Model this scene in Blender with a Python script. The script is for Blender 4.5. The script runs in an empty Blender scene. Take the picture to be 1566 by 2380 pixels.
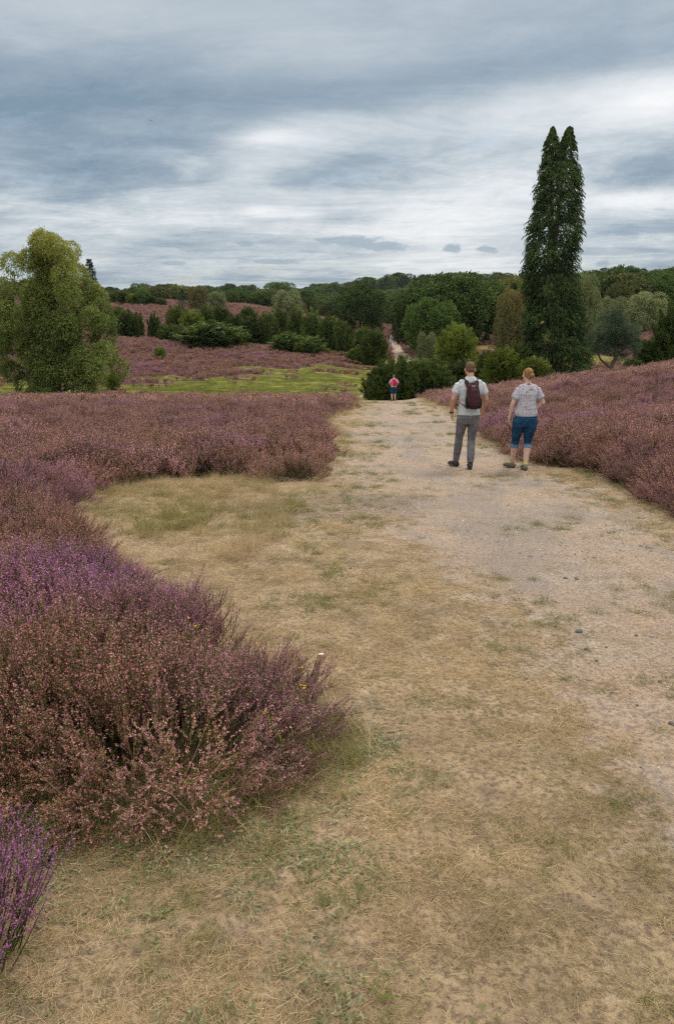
import bpy, math, random, os
import numpy as np
from mathutils import Vector, Matrix, Euler

# ------------------------------------------------------------------ scene, camera, light
scene = bpy.context.scene
COL = scene.collection
R = math.radians
EYE = 1.65
PITCH = R(16.1)
FD = 1674.0                       # focal length in the 1566 px wide measuring frame
CU, CV = 783.0, 1190.0
cam_d = bpy.data.cameras.new("camera")
cam = bpy.data.objects.new("camera", cam_d); COL.objects.link(cam)
cam.location = (0, 0, EYE)
cam.rotation_euler = (math.pi/2 - PITCH, 0, 0)
cam_d.sensor_fit = 'VERTICAL'; cam_d.sensor_height = 36.0
cam_d.lens = 36.0*FD/2380.0
cam_d.clip_start = 0.05; cam_d.clip_end = 6000
scene.camera = cam
scene.render.resolution_x = 673; scene.render.resolution_y = 1024
scene.view_settings.view_transform = 'Standard'
scene.view_settings.look = 'None'
scene.view_settings.exposure = 0.0
scene.view_settings.gamma = 1.0
scene.render.engine = 'CYCLES'
scene.cycles.max_bounces = 6
scene.cycles.use_denoising = False
scene.cycles.pixel_filter_type = 'BLACKMAN_HARRIS'; scene.cycles.filter_width = 1.3
scene.cycles.transparent_max_bounces = 6

SUN_AZ, SUN_EL = R(38), R(52)      # azimuth clockwise from +Y
sun_d = bpy.data.lights.new("sun", 'SUN'); sun_d.energy = 1.5; sun_d.angle = R(14)
sun_d.color = (1.0, 0.91, 0.78)
sun = bpy.data.objects.new("sun", sun_d); COL.objects.link(sun)
sdir = Vector((math.sin(SUN_AZ)*math.cos(SUN_EL), math.cos(SUN_AZ)*math.cos(SUN_EL), math.sin(SUN_EL)))
sun.rotation_euler = sdir.to_track_quat('Z', 'Y').to_euler()
sun.location = (10, 10, 40)

def ev(v):   # screen row -> slope above the horizontal, per metre forward
    y = (CV-v)/FD
    return (-math.sin(PITCH)+y*math.cos(PITCH))/(math.cos(PITCH)+y*math.sin(PITCH))
def tu(u, v=880.0):
    y = (CV-v)/FD
    return ((u-CU)/FD)/(math.cos(PITCH)+y*math.sin(PITCH))

# ------------------------------------------------------------------ node helper
class NT:
    def __init__(s, tree): s.t = tree; s.n = tree.nodes; s.l = tree.links
    def new(s, typ, **kw):
        nd = s.n.new(typ)
        for k, v in kw.items(): setattr(nd, k, v)
        return nd
    def put(s, sock, v):
        if isinstance(v, bpy.types.NodeSocket): s.l.new(v, sock)
        elif v is not None: sock.default_value = v
    def m(s, op, a, b=None, c=None, clamp=False):
        nd = s.new('ShaderNodeMath', operation=op); nd.use_clamp = clamp
        s.put(nd.inputs[0], a)
        if b is not None: s.put(nd.inputs[1], b)
        if c is not None: s.put(nd.inputs[2], c)
        return nd.outputs[0]
    def mix(s, f, a, b, blend='MIX'):
        nd = s.new('ShaderNodeMix', data_type='RGBA', blend_type=blend)
        s.put(nd.inputs[0], f)
        for i, v in ((6, a), (7, b)):
            if isinstance(v, tuple) and len(v) == 3: v = v+(1,)
            s.put(nd.inputs[i], v)
        return nd.outputs[2]
    def ramp(s, f, stops, interp='LINEAR'):
        nd = s.new('ShaderNodeValToRGB'); cr = nd.color_ramp; cr.interpolation = interp
        while len(cr.elements) < len(stops): cr.elements.new(0.5)
        for e, (p, c) in zip(cr.elements, stops):
            e.position = p
            e.color = (c if isinstance(c, tuple) else (c, c, c)) + (1,) if not (isinstance(c, tuple) and len(c) == 4) else c
        s.put(nd.inputs[0], f); return nd.outputs[0]
    def noise(s, vec, scale, detail=4, rough=.55, dist=0.0, out=0):
        nd = s.new('ShaderNodeTexNoise'); s.put(nd.inputs['Vector'], vec)
        nd.inputs['Scale'].default_value = scale; nd.inputs['Detail'].default_value = detail
        nd.inputs['Roughness'].default_value = rough; nd.inputs['Distortion'].default_value = dist
        return nd.outputs[out]
    def sstep(s, x, a, b):
        nd = s.new('ShaderNodeMapRange', interpolation_type='SMOOTHSTEP')
        s.put(nd.inputs[0], x); s.put(nd.inputs[1], a); s.put(nd.inputs[2], b)
        nd.inputs[3].default_value = 0; nd.inputs[4].default_value = 1
        return nd.outputs[0]

# ------------------------------------------------------------------ sky (world)
SKYZ = 5.6
world = bpy.data.worlds.new("World"); scene.world = world; world.use_nodes = True
w = NT(world.node_tree); w.n.clear()
wo = w.new('ShaderNodeOutputWorld'); bg = w.new('ShaderNodeBackground')
bg.inputs['Strength'].default_value = 0.1
w.l.new(bg.outputs[0], wo.inputs['Surface'])
sky = w.new('ShaderNodeTexSky', sky_type='NISHITA'); sky.sun_disc = False
sky.sun_elevation = SUN_EL; sky.sun_rotation = SUN_AZ
tc = w.new('ShaderNodeTexCoord'); sep = w.new('ShaderNodeSeparateXYZ')
w.l.new(tc.outputs['Generated'], sep.inputs[0])
dx, dy, dz = sep.outputs
dzc = w.m('MAXIMUM', dz, 0.0)
den = w.m('ADD', dzc, 0.075)
cmb = w.new('ShaderNodeCombineXYZ')
w.put(cmb.inputs[0], w.m('MULTIPLY', w.m('DIVIDE', dx, den), 0.72)); w.put(cmb.inputs[1], w.m('DIVIDE', dy, den)); cmb.inputs[2].default_value = SKYZ
pv = cmb.outputs[0]
front = w.sstep(dy, 0.15, 0.45)
dys = w.m('MAXIMUM', dy, 0.1)
T = w.m('DIVIDE', dx, dys); E = w.m('DIVIDE', dz, dys)
# slow domain warp
wn = w.noise(pv, 0.55, 2, .5, 0, 1)
wv = w.new('ShaderNodeVectorMath', operation='MULTIPLY_ADD'); w.put(wv.inputs[0], wn); wv.inputs[1].default_value = (1.3, 1.3, 0); w.put(wv.inputs[2], pv)
pw = wv.outputs[0]
n1 = w.noise(pw, 0.75, 8, .60)
n2 = w.noise(pw, 2.9, 9, .68)
# second coordinate: streaks in the (T,E) sense, drawn out along the wind
c2 = w.new('ShaderNodeCombineXYZ')
w.put(c2.inputs[0], w.m('MULTIPLY', T, 3.0)); w.put(c2.inputs[1], w.m('MULTIPLY', w.m('SUBTRACT', E, w.m('MULTIPLY', T, 0.10)), 8.5)); c2.inputs[2].default_value = 1.3
n3 = w.noise(c2.outputs[0], 1.2, 8, .66, 0.5)
n4 = w.noise(c2.outputs[0], 3.6, 8, .68, 0.3)
def blob(u, v, su, sv, rot=0.0):
    t0, e0 = tu(u, v), ev(v); a = su/FD; b = sv/FD
    X = w.m('SUBTRACT', T, t0); Y = w.m('SUBTRACT', E, e0)
    c, s_ = math.cos(rot), math.sin(rot)
    xr = w.m('DIVIDE', w.m('ADD', w.m('MULTIPLY', X, c), w.m('MULTIPLY', Y, s_)), a)
    yr = w.m('DIVIDE', w.m('SUBTRACT', w.m('MULTIPLY', Y, c), w.m('MULTIPLY', X, s_)), b)
    q = w.m('ADD', w.m('MULTIPLY', xr, xr), w.m('MULTIPLY', yr, yr))
    return w.m('MULTIPLY', w.m('POWER', 2.718, w.m('MULTIPLY', q, -1.0)), front)
prof = w.ramp(w.m('MULTIPLY', dzc, 1.0), [(0.0, 0.56), (0.05, 0.54), (0.11, 0.55), (0.17, 0.47), (0.24, 0.47), (0.34, 0.53), (0.6, 0.85), (1.0, 1.0)])
hif = w.m('SUBTRACT', 1.0, w.m('MULTIPLY', w.sstep(dz, 0.12, 0.30), 0.55))
val = w.m('ADD', prof, w.m('MULTIPLY', w.m('MULTIPLY', w.m('SUBTRACT', n1, 0.5), 0.62), hif))
val = w.m('ADD', val, w.m('MULTIPLY', w.m('MULTIPLY', w.m('SUBTRACT', n2, 0.5), 0.55), hif))
lowf = w.m('SUBTRACT', 1.0, w.sstep(dz, 0.10, 0.38))
val = w.m('ADD', val, w.m('MULTIPLY', w.m('MULTIPLY', w.m('SUBTRACT', n3, 0.5), 0.62), lowf))
val = w.m('ADD', val, w.m('MULTIPLY', w.m('MULTIPLY', w.m('SUBTRACT', n4, 0.5), 0.30), lowf))
for (u, v, su, sv, rot, amp) in [
        (1530, 235, 150, 60, .05, .36), (1480, 300, 260, 80, .1, .12), (660, 330, 240, 60, .35, .12), (620, 316, 60, 14, .1, .16),
        (610, 490, 50, 14, 0, .22), (1060, 480, 320, 90, .05, .27), (1250, 300, 260, 70, .1, .10), (520, 300, 260, 50, .05, -.08), (820, 400, 150, 60, 0, -.14), (780, 540, 260, 40, 0, .08), (620, 230, 380, 40, .05, -.08), (1050, 260, 420, 40, .12, .10), (1520, 460, 160, 22, .05, .28),
        (480, 425, 230, 55, .3, .10), (120, 260, 260, 70, .1, -.12), (300, 400, 260, 60, .1, -.06), (1100, 180, 420, 45, .15, -.10),
        (1480, 395, 120, 45, .0, -.22), (420, 30, 600, 70, 0, .06), (700, 110, 700, 50, 0, .02), (200, 640, 150, 24, 0, -.12),
        (1150, 600, 220, 40, 0, .16), (800, 620, 300, 30, 0, .05), (50, 560, 200, 40, 0, .12), (1130, 640, 150, 20, 0, .12)]:
    val = w.m('ADD', val, w.m('MULTIPLY', blob(u, v, su, sv, rot), amp))
cloud = w.ramp(val, [(0.0, (.135, .210, .290)), (0.28, (.225, .315, .405)), (0.45, (.350, .430, .510)), (0.62, (.570, .630, .675)), (0.80, (.80, .83, .86)), (1.0, (1.0, 1.0, 1.0))])
# the small dark rags of low cloud
cc = w.new('ShaderNodeCombineXYZ'); w.put(cc.inputs[0], w.m('MULTIPLY', T, 26.0)); w.put(cc.inputs[1], w.m('MULTIPLY', E, 75.0))
n5 = w.noise(cc.outputs[0], 1.6, 5, .6)
rag = None
for (u, v, su, sv, rot) in [(825, 561, 74, 14, -.03), (890, 573, 66, 12, -.02), (775, 558, 46, 8, 0), (1050, 577, 24, 11, 0), (1130, 579, 30, 9, -.1), (571, 567, 24, 8, 0), (1400, 612, 22, 8, 0), (400, 612, 30, 5, 0), (640, 608, 60, 7, 0)]:
    b_ = blob(u, v, su, sv, rot)
    rag = b_ if rag is None else w.m('MAXIMUM', rag, b_)
ragm = w.sstep(w.m('ADD', rag, w.m('MULTIPLY', w.m('SUBTRACT', n5, 0.5), 1.7)), 0.30, 0.75)
ragc = w.mix(n5, (.25, .34, .43), (.46, .54, .61))
cloud = w.mix(w.m('MULTIPLY', ragm, 0.85), cloud, ragc)
zen = w.sstep(dz, .42, .75)
cl10 = w.new('ShaderNodeVectorMath', operation='MULTIPLY'); w.put(cl10.inputs[0], cloud)
w.put(cl10.inputs[1], w.mix(zen, (10.0, 10.0, 10.0), (19.5, 17.6, 15.4)))  # unseen overhead cloud boosted and warmed to add light to the ground
# thin gaps of real sky low down
gap = w.m('MULTIPLY', w.sstep(n4, 0.56, 0.70), w.m('MULTIPLY', lowf, 0.42))
cover = w.m('SUBTRACT', 0.94, gap)
fin = w.mix(cover, sky.outputs[0], cl10.outputs[0])
w.put(bg.inputs['Color'], fin)

# ------------------------------------------------------------------ numeric helpers
def sm(x, a, b):
    t = np.clip((np.asarray(x, float)-a)/(b-a), 0, 1); return t*t*(3-2*t)
def _hash(ix, iy, seed):
    h = (ix.astype(np.int64)*374761393 + iy.astype(np.int64)*668265263 + seed*974634777) & 0xffffffff
    h = ((h ^ (h >> 13))*1274126177) & 0xffffffff
    return ((h ^ (h >> 16)) & 0xffff)/65535.0
def vnoise(x, y, scale=1.0, seed=0, octaves=3):
    x = np.asarray(x, float)*scale; y = np.asarray(y, float)*scale; out = 0; amp = 1; tot = 0
    for o in range(octaves):
        xi = np.floor(x); yi = np.floor(y); fx = x-xi; fy = y-yi
        fx = fx*fx*(3-2*fx); fy = fy*fy*(3-2*fy)
        a = _hash(xi, yi, seed+o); b = _hash(xi+1, yi, seed+o); c = _hash(xi, yi+1, seed+o); d = _hash(xi+1, yi+1, seed+o)
        out = out + amp*((a*(1-fx)+b*fx)*(1-fy)+(c*(1-fx)+d*fx)*fy); tot += amp
        x = x*2.03+17.1; y = y*2.03+9.7; amp *= .5
    return out/tot

# ------------------------------------------------------------------ terrain heights
YN = np.array([47, 54, 62, 75, 90, 105, 125, 150, 190, 240, 330, 450, 650, 1200, 4000.])
UCOL = [-200, 0, 270, 560, 750, 860, 905, 980, 1120, 1300, 1440, 1600]
ZCOL = np.array([
    [-4.4, -5.3, -5.7, -5.2, -4.2, -2.8, -1.6, -.6, 2, 4.6, 4, 1, -1, -3, -4],
    [-4.4, -5.4, -5.9, -5.6, -4.6, -3.1, -2.2, -1.2, 1, 3.5, 3.5, 1, -1, -3, -4],
    [-4.4, -5.4, -5.8, -5.9, -5.0, -3.4, -3.2, -2.0, .5, 3.2, 2, 0, -2, -3, -4],
    [-4.4, -5.4, -5.8, -5.9, -5.3, -4.4, -4.8, -2.6, -.2, 1.2, -1, -2, -2, -3, -4],
    [-4.4, -5.4, -5.9, -6.1, -5.9, -5.3, -6.1, -5.2, -3.8, -3, -2, -2, 0, 0, -2],
    [-4.4, -5.5, -6.2, -6.5, -6.4, -6.0, -6.5, -6.3, -5.4, -5.2, -3.6, -1, 4, 4, 0],
    [-4.4, -5.5, -6.4, -6.8, -6.7, -6.2, -6.6, -6.7, -6.5, -5.8, -3.5, 0, 8, 10, 10],
    [-4.4, -5.0, -5.8, -6.3, -6.3, -6.1, -5.9, -5.7, -5.2, -4.2, -2, 2, 9, 10, 10],
    [-3.9, -4.4, -4.8, -5, -5, -4.8, -4.5, -4, -3, -1, 1, 4, 9, 10, 10],
    [-3.25, -3.7, -4, -4.1, -4, -3.8, -3.2, -2, 0, 1, 3, 5, 8, 10, 10],
    [-2.9, -3.3, -3.7, -3.96, -3.3, -2.9, -2.2, -1, .5, 1.5, 3, 5, 8, 10, 10],
    [-2.6, -2.8, -3.0, -3, -2.6, -2.2, -1.5, 0, 1, 2, 4, 6, 8, 10, 10]])
TCOL = np.array([tu(u) for u in UCOL])
def terrain(x, y):
    x = np.asarray(x, float); y = np.asarray(y, float)
    near = -(0.0872*y + 0.000136*y*np.abs(y))
    near = np.where(y < 0, 1.2*(1-np.exp(0.05*y)), near)
    rise = np.clip(0.125*(x-4.5), 0, 2.6)*sm(y, 4, 30)
    rise = np.where(rise > 0, rise, 0)
    near = near + rise + 0.05*(vnoise(x, y, .35, 5, 2)-.5)*sm(np.hypot(x, y), 0.5, 4) + .02*(vnoise(x, y, 1.7, 8, 2)-.5)
    ys = np.maximum(y, 30.0)
    t = np.clip(x/ys, TCOL[0], TCOL[-1]); ly = np.log(np.clip(ys, YN[0], YN[-1]))
    L = np.log(YN); iy = np.clip(np.searchsorted(L, ly, side='right')-1, 0, len(YN)-2)
    fy = (ly-L[iy])/(L[iy+1]-L[iy])
    it = np.clip(np.searchsorted(TCOL, t, side='right')-1, 0, len(TCOL)-2)
    ft = (t-TCOL[it])/(TCOL[it+1]-TCOL[it]); ft = ft*ft*(3-2*ft)
    # catmull-rom along y
    def cr(col):
        p1 = ZCOL[col, iy]; p2 = ZCOL[col, iy+1]
        p0 = ZCOL[col, np.maximum(iy-1, 0)]; p3 = ZCOL[col, np.minimum(iy+2, len(YN)-1)]
        m1 = (p2-p0)*.42; m2 = (p3-p1)*.42; f = fy
        return (2*f**3-3*f**2+1)*p1+(f**3-2*f**2+f)*m1+(-2*f**3+3*f**2)*p2+(f**3-f**2)*m2
    far = cr(it)*(1-ft)+cr(it+1)*ft
    far = far + 0.35*(vnoise(x, y, .06, 11, 3)-.5)*sm(y, 50, 90)
    b = sm(y, 41, 51)
    return near*(1-b)+far*b
def tz(x, y): return float(terrain(np.array([x]), np.array([y]))[0])
def unproject(pts, h=0.0):
    """measuring-frame points -> places on the ground (or h above it)"""
    out = []
    ys = np.exp(np.linspace(math.log(0.6), math.log(1500), 5000))
    for p in pts:
        u, v = p[0], p[1]; hh = p[2] if len(p) > 2 else h
        ix = (u-CU)/FD; iy_ = (CV-v)/FD
        den_ = math.cos(PITCH)+iy_*math.sin(PITCH); e = (-math.sin(PITCH)+iy_*math.cos(PITCH))/den_; t = ix/den_
        zz = EYE+e*ys; g = terrain(t*ys, ys)+hh
        k = np.argmax(zz <= g) if (zz <= g).any() else len(ys)-1
        out.append((t*ys[k], ys[k]))
    return np.array(out)
def sdf(x, y, poly):
    """signed distance to polygon, positive inside"""
    x = np.asarray(x, float); y = np.asarray(y, float)
    d = np.full(x.shape, 1e9); ins = np.zeros(x.shape, bool)
    n = len(poly)
    for i in range(n):
        ax, ay = poly[i]; bx, by = poly[(i+1) % n]
        ex, ey = bx-ax, by-ay; L2 = ex*ex+ey*ey+1e-12
        tt = np.clip(((x-ax)*ex+(y-ay)*ey)/L2, 0, 1)
        d = np.minimum(d, (x-ax-tt*ex)**2+(y-ay-tt*ey)**2)
        c = ((ay > y) != (by > y)) & (x < (bx-ax)*(y-ay)/(by-ay+1e-12)+ax)
        ins ^= c
    d = np.sqrt(d); return np.where(ins, d, -d)

# ------------------------------------------------------------------ ground zones, worked out once as outlines on the ground
FORE = np.vstack([unproject([(-260, 1830, .03), (-60, 1850, .03), (110, 1885, .03), (300, 1905, .03), (470, 1890, .03), (590, 1850, .03), (700, 1790, .05), (748, 1705, .14), (742, 1620, .22), (715, 1540, .32), (655, 1460, .38), (585, 1400, .42), (500, 1345, .42), (400, 1312, .42), (300, 1262, .42), (230, 1215, .42), (160, 1175, .4), (90, 1150, .36)]),
                  unproject([(210, 1150, .02), (300, 1128, .02), (430, 1112, .02), (560, 1106, .02), (650, 1120, .02), (730, 1118, .02), (772, 1085, .06), (772, 1035, .1), (768, 1000, .12), (742, 975, .1), (790, 960, .05), (826, 946, .05)]),
                  np.array([[1.2, 47.5], [0.0, 50.5], [-12, 51.0], [-30, 51.5], [-60, 50], [-60, 3], [-8, 1.2]])])
RIGHT = np.vstack([unproject([(1640, 1225, .03), (1540, 1172, .03), (1475, 1140, .03), (1438, 1100, .1), (1370, 1078, .06), (1310, 1082, .04), (1245, 1078, .04), (1190, 1050, .08), (1140, 1020, .06), (1110, 985, .08), (1060, 950, .05), (1010, 940, .05), (980, 920, .05), (955, 918, .1)]),
                   np.array([[5.6, 50], [7, 54], [14, 56], [30, 60], [60, 60], [60, 6], [12, 4.6]])])
PATHL = np.vstack([np.array([[3.0, -4], [1.55, 0.5]]), unproject([(1400, 1640), (1290, 1500), (1150, 1370), (1020, 1270), (950, 1200), (900, 1130), (872, 1060), (862, 1000), (868, 950)]), np.array([[3.0, 50], [3.2, 58]])])
PATHR = np.vstack([np.array([[9, -4], [6.0, 3.5]]), unproject([(1560, 1290), (1440, 1215), (1290, 1130), (1190, 1080), (1105, 1030), (1070, 985), (1010, 945)]), np.array([[5.4, 50], [5.6, 58]])])
PATH = np.vstack([PATHL, PATHR[::-1]])
TRACK = np.vstack([np.array([[3.2, 56], [2.0, 66], [4.5, 80]]), unproject([(922, 845), (912, 828), (905, 808), (902, 790), (902, 778)]), unproject([(912, 778), (918, 792), (932, 806), (950, 826), (975, 845)]), np.array([[8.0, 78], [5.2, 66], [5.6, 56]])])
# valley grass beyond the crest (left): outline of where turf shows
def zones(x, y):
    """heath, bare sand, valley turf, dark soil: 0..1 each"""
    x = np.asarray(x, float); y = np.asarray(y, float)
    n = vnoise(x, y, 1.4, 3, 3)-.5; nb = vnoise(x, y, .25, 21, 3)-.5
    s1 = np.maximum(sdf(x, y, FORE), sdf(x, y, RIGHT))
    heath = sm(s1 + n*.25*np.clip(y/6, .5, 2.5), .05, .32)
    # beyond the crest
    far = sm(y, 51, 54)
    t = x/np.maximum(y, 1)
    lim = np.interp(t, [tu(0), tu(270), tu(400), tu(560), tu(700), tu(800), tu(850), tu(900), tu(960)], [76, 77, 80, 86, 92, 99, 103, 104, 104])
    pat = vnoise(x*.45, y, .33, 41, 3)-.5
    hill = sm(y - lim + pat*36*sm(y, 56, 70) + 0, -2.0, 2.0)
    hill = np.maximum(hill, sm(vnoise(x*.5, y, .42, 47, 2), .66, .73)*sm(y, 53, 56)*.9)
    strip = sm(vnoise(x*.3, y, .045, 61, 2), .50, .56)
    hill = np.where((t > tu(800)) & (y > 150), strip, hill)
    trk = sm(sdf(x, y, TRACK)+n*.6, -.4, .6)
    rightwood = sm(t, tu(930), tu(985))*sm(y, 52, 56)
    hill = np.where(rightwood > .5, sm(vnoise(x, y, .11, 44, 2), .34, .42), hill)
    heath = heath*(1-far)+hill*far
    heath = heath*(1-trk)
    ps = sdf(x, y, PATH)
    w_ = np.clip(.30+.04*y, .3, 1.6)
    bare = sm(ps + n*1.2*w_ + nb*1.6*w_, -1.6*w_, .9*w_)*(1-sm(y, 51, 56))
    bare = np.maximum(bare, trk)
    bare = bare*(1-heath)
    green = far*(1-heath)*(1-trk)
    dk = np.clip(1.25-np.hypot((x-(-.05))/1.5, (y-8.7)/1.6), 0, 1)
    dk = sm(dk + (vnoise(x*.6, y, 1.5, 31, 3)-.5)*1.1, .28, .75)*(1-heath)*(1-far)
    return heath, bare, green, dk
# ------------------------------------------------------------------ materials
def new_mat(name):
    m = bpy.data.materials.new(name); m.use_nodes = True; n = NT(m.node_tree); n.n.clear()
    out = n.new('ShaderNodeOutputMaterial'); return m, n, out
def principled(n, out, color, rough=.8, bump=None, bdist=.01, spec=.3):
    b = n.new('ShaderNodeBsdfPrincipled'); n.put(b.inputs['Base Color'], color if not (isinstance(color, tuple) and len(color) == 3) else color+(1,))
    n.put(b.inputs['Roughness'], rough); b.inputs['Specular IOR Level'].default_value = spec
    if bump is not None:
        bp = n.new('ShaderNodeBump'); bp.inputs['Strength'].default_value = 1; bp.inputs['Distance'].default_value = bdist
        n.put(bp.inputs['Height'], bump); n.l.new(bp.outputs[0], b.inputs['Normal'])
    n.l.new(b.outputs[0], out.inputs['Surface']); return b
def attr(n, name, typ='GEOMETRY', out='Fac'):
    a = n.new('ShaderNodeAttribute', attribute_type=typ, attribute_name=name); return a.outputs[out]

def leaf_mat(name, c0, c1, c2=None, trans=.25, inst=False, fixed=None, rust=None, rough=.65, hue=None, spec=.25):
    """foliage: colour varies leaf by leaf (attribute v) and plant by plant"""
    m, n, out = new_mat(name)
    v = attr(n, 'v')
    col = n.mix(v, c0, c1)
    if c2 is not None:
        t = attr(n, 'tint', 'INSTANCER') if inst else attr(n, 'tint')
        col = n.mix(t, col, n.mix(v, tuple(a*.7 for a in c2), c2))
    if rust is not None:
        P = n.new('ShaderNodeNewGeometry').outputs['Position']
        q = n.m('MULTIPLY', n.ramp(n.noise(P, 1.1, 4, .65), [(.46, 0.0), (.60, 1.0)]), n.ramp(n.noise(P, 9.0, 2, .5), [(.35, .25), (.6, 1.0)]))
        col = n.mix(n.m('MULTIPLY', q, .75), col, rust)
    if fixed: g = fixed
    elif inst:
        g = attr(n, 'lum', 'INSTANCER')
    else:
        g = n.m('MULTIPLY_ADD', n.new('ShaderNodeObjectInfo').outputs['Random'], .70, .65)
    hs = n.new('ShaderNodeHueSaturation'); n.put(hs.inputs['Value'], g); n.put(hs.inputs['Color'], col)
    col = hs.outputs[0]
    b = n.new('ShaderNodeBsdfPrincipled'); n.put(b.inputs['Base Color'], col); b.inputs['Roughness'].default_value = rough
    b.inputs['Specular IOR Level'].default_value = spec
    if trans > 0:
        tb = n.new('ShaderNodeBsdfTranslucent'); n.put(tb.inputs['Color'], col)
        mx = n.new('ShaderNodeMixShader'); mx.inputs[0].default_value = trans
        n.l.new(b.outputs[0], mx.inputs[1]); n.l.new(tb.outputs[0], mx.inputs[2]); n.l.new(mx.outputs[0], out.inputs['Surface'])
    else: n.l.new(b.outputs[0], out.inputs['Surface'])
    return m

def plain_mat(name, c0, c1=None, scale=20, rough=.8, spec=.3, bump=.004, detail=4):
    m, n, out = new_mat(name)
    tcn = n.new('ShaderNodeTexCoord').outputs['Object']
    nz = n.noise(tcn, scale, detail, .6)
    col = n.mix(n.ramp(nz, [(.3, 0.0), (.7, 1.0)]), c0, c1 or tuple(x*.75 for x in c0))
    principled(n, out, col, rough, nz, bump, spec); return m

# ------------------------------------------------------------------ mesh helper (numpy)
def make_mesh(name, V, Q, mats, mi=None, attrs=None, smooth=False):
    me = bpy.data.meshes.new(name)
    V = np.asarray(V, np.float32).reshape(-1, 3); Q = np.asarray(Q, np.int32)
    k = Q.shape[1]
    me.vertices.add(len(V)); me.vertices.foreach_set('co', V.ravel())
    me.loops.add(Q.size); me.loops.foreach_set('vertex_index', Q.ravel())
    me.polygons.add(len(Q)); me.polygons.foreach_set('loop_start', np.arange(0, Q.size, k, dtype=np.int32))
    me.polygons.foreach_set('loop_total', np.full(len(Q), k, np.int32))
    for m in mats: me.materials.append(m)
    if mi is not None: me.polygons.foreach_set('material_index', np.asarray(mi, np.int32))
    me.polygons.foreach_set('use_smooth', np.full(len(Q), bool(smooth)))
    for a, d in (attrs or {}).items():
        at = me.attributes.new(a, 'FLOAT', 'POINT'); at.data.foreach_set('value', np.asarray(d, np.float32))
    me.update(calc_edges=True); me.validate(); return me
def link(name, me, parent=None, **props):
    o = bpy.data.objects.new(name, me); COL.objects.link(o)
    if parent is not None: o.parent = parent
    for k, v in props.items(): o[k] = v
    return o
def tagged(o, label=None, cat=None, group=None, kind=None):
    if label: o['label'] = label
    if cat: o['category'] = cat
    if group: o['group'] = group
    if kind: o['kind'] = kind
    return o

class MB:
    """collects quads with a material slot and a per-vertex value v"""
    def __init__(s): s.V = []; s.Q = []; s.M = []; s.A = []; s.n = 0; s.T = []
    def add(s, V, Q, mi=0, v=0.5, tint=0.0):
        V = np.asarray(V, float).reshape(-1, 3); Q = np.asarray(Q, int).reshape(-1, 4)
        s.V.append(V); s.Q.append(Q+s.n); s.M.append(np.full(len(Q), mi)); s.n += len(V)
        s.A.append(np.broadcast_to(np.asarray(v, float), (len(V),)).copy()); s.T.append(np.broadcast_to(np.asarray(tint, float), (len(V),)).copy())
    def leaves(s, C, D, S, ln, wd, mi=0, v=None, tint=0.0):
        """rhombic leaves: centres C, long axis D, side S"""
        C = np.asarray(C, float); N = len(C)
        if N == 0: return
        ln = np.broadcast_to(ln, (N,))[:, None]; wd = np.broadcast_to(wd, (N,))[:, None]
        V = np.stack([C-D*ln*.5, C+S*wd*.5, C+D*ln*.5, C-S*wd*.5], 1).reshape(-1, 3)
        Q = np.arange(N*4).reshape(N, 4)
        if v is None: v = RNG.random(N)
        v = np.repeat(np.broadcast_to(v, (N,)), 4); tint = np.repeat(np.broadcast_to(tint, (N,)), 4)
        s.add(V, Q, mi, v, tint)
    def tube(s, P, Rr, k=6, mi=0, v=.5, closed=False):
        P = np.asarray(P, float); n = len(P); Rr = np.broadcast_to(Rr, (n,))
        T = np.gradient(P, axis=0); T /= np.linalg.norm(T, axis=1)[:, None]+1e-9
        up = np.array([0, 0, 1.]) if abs(T[:, 2]).mean() < .8 else np.array([1., 0, 0])
        A = np.cross(T, up); A /= np.linalg.norm(A, axis=1)[:, None]+1e-9; B = np.cross(T, A)
        th = np.arange(k)*2*math.pi/k
        V = P[:, None, :]+Rr[:, None, None]*(np.cos(th)[None, :, None]*A[:, None, :]+np.sin(th)[None, :, None]*B[:, None, :])
        i = np.arange(n-1)[:, None]*k; j = np.arange(k)[None, :]; j2 = (j+1) % k
        Q = np.stack([i+j, i+j2, i+k+j2, i+k+j], -1).reshape(-1, 4)
        s.add(V.reshape(-1, 3), Q, mi, v)
    def blade(s, P, wd, side, mi=0, v=.5):
        """flat tapering ribbon along P"""
        P = np.asarray(P, float); n = len(P); wv_ = wd*np.linspace(1, .15, n)[:, None]*.5
        V = np.concatenate([P-side*wv_, P+side*wv_]); i = np.arange(n-1)
        s.add(V, np.stack([i, i+1, n+i+1, n+i], -1), mi, v)
    def mesh(s, name, mats, smooth=False):
        return make_mesh(name, np.concatenate(s.V), np.concatenate(s.Q), mats, np.concatenate(s.M), {'v': np.concatenate(s.A), 'tint': np.concatenate(s.T)}, smooth)
RNG = np.random.default_rng(7)
random.seed(7)
def unit(a): a = np.asarray(a, float); return a/(np.linalg.norm(a, axis=-1, keepdims=True)+1e-9)
def rand_dirs(n, rng=None): return unit((rng or RNG).normal(size=(n, 3)))

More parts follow.
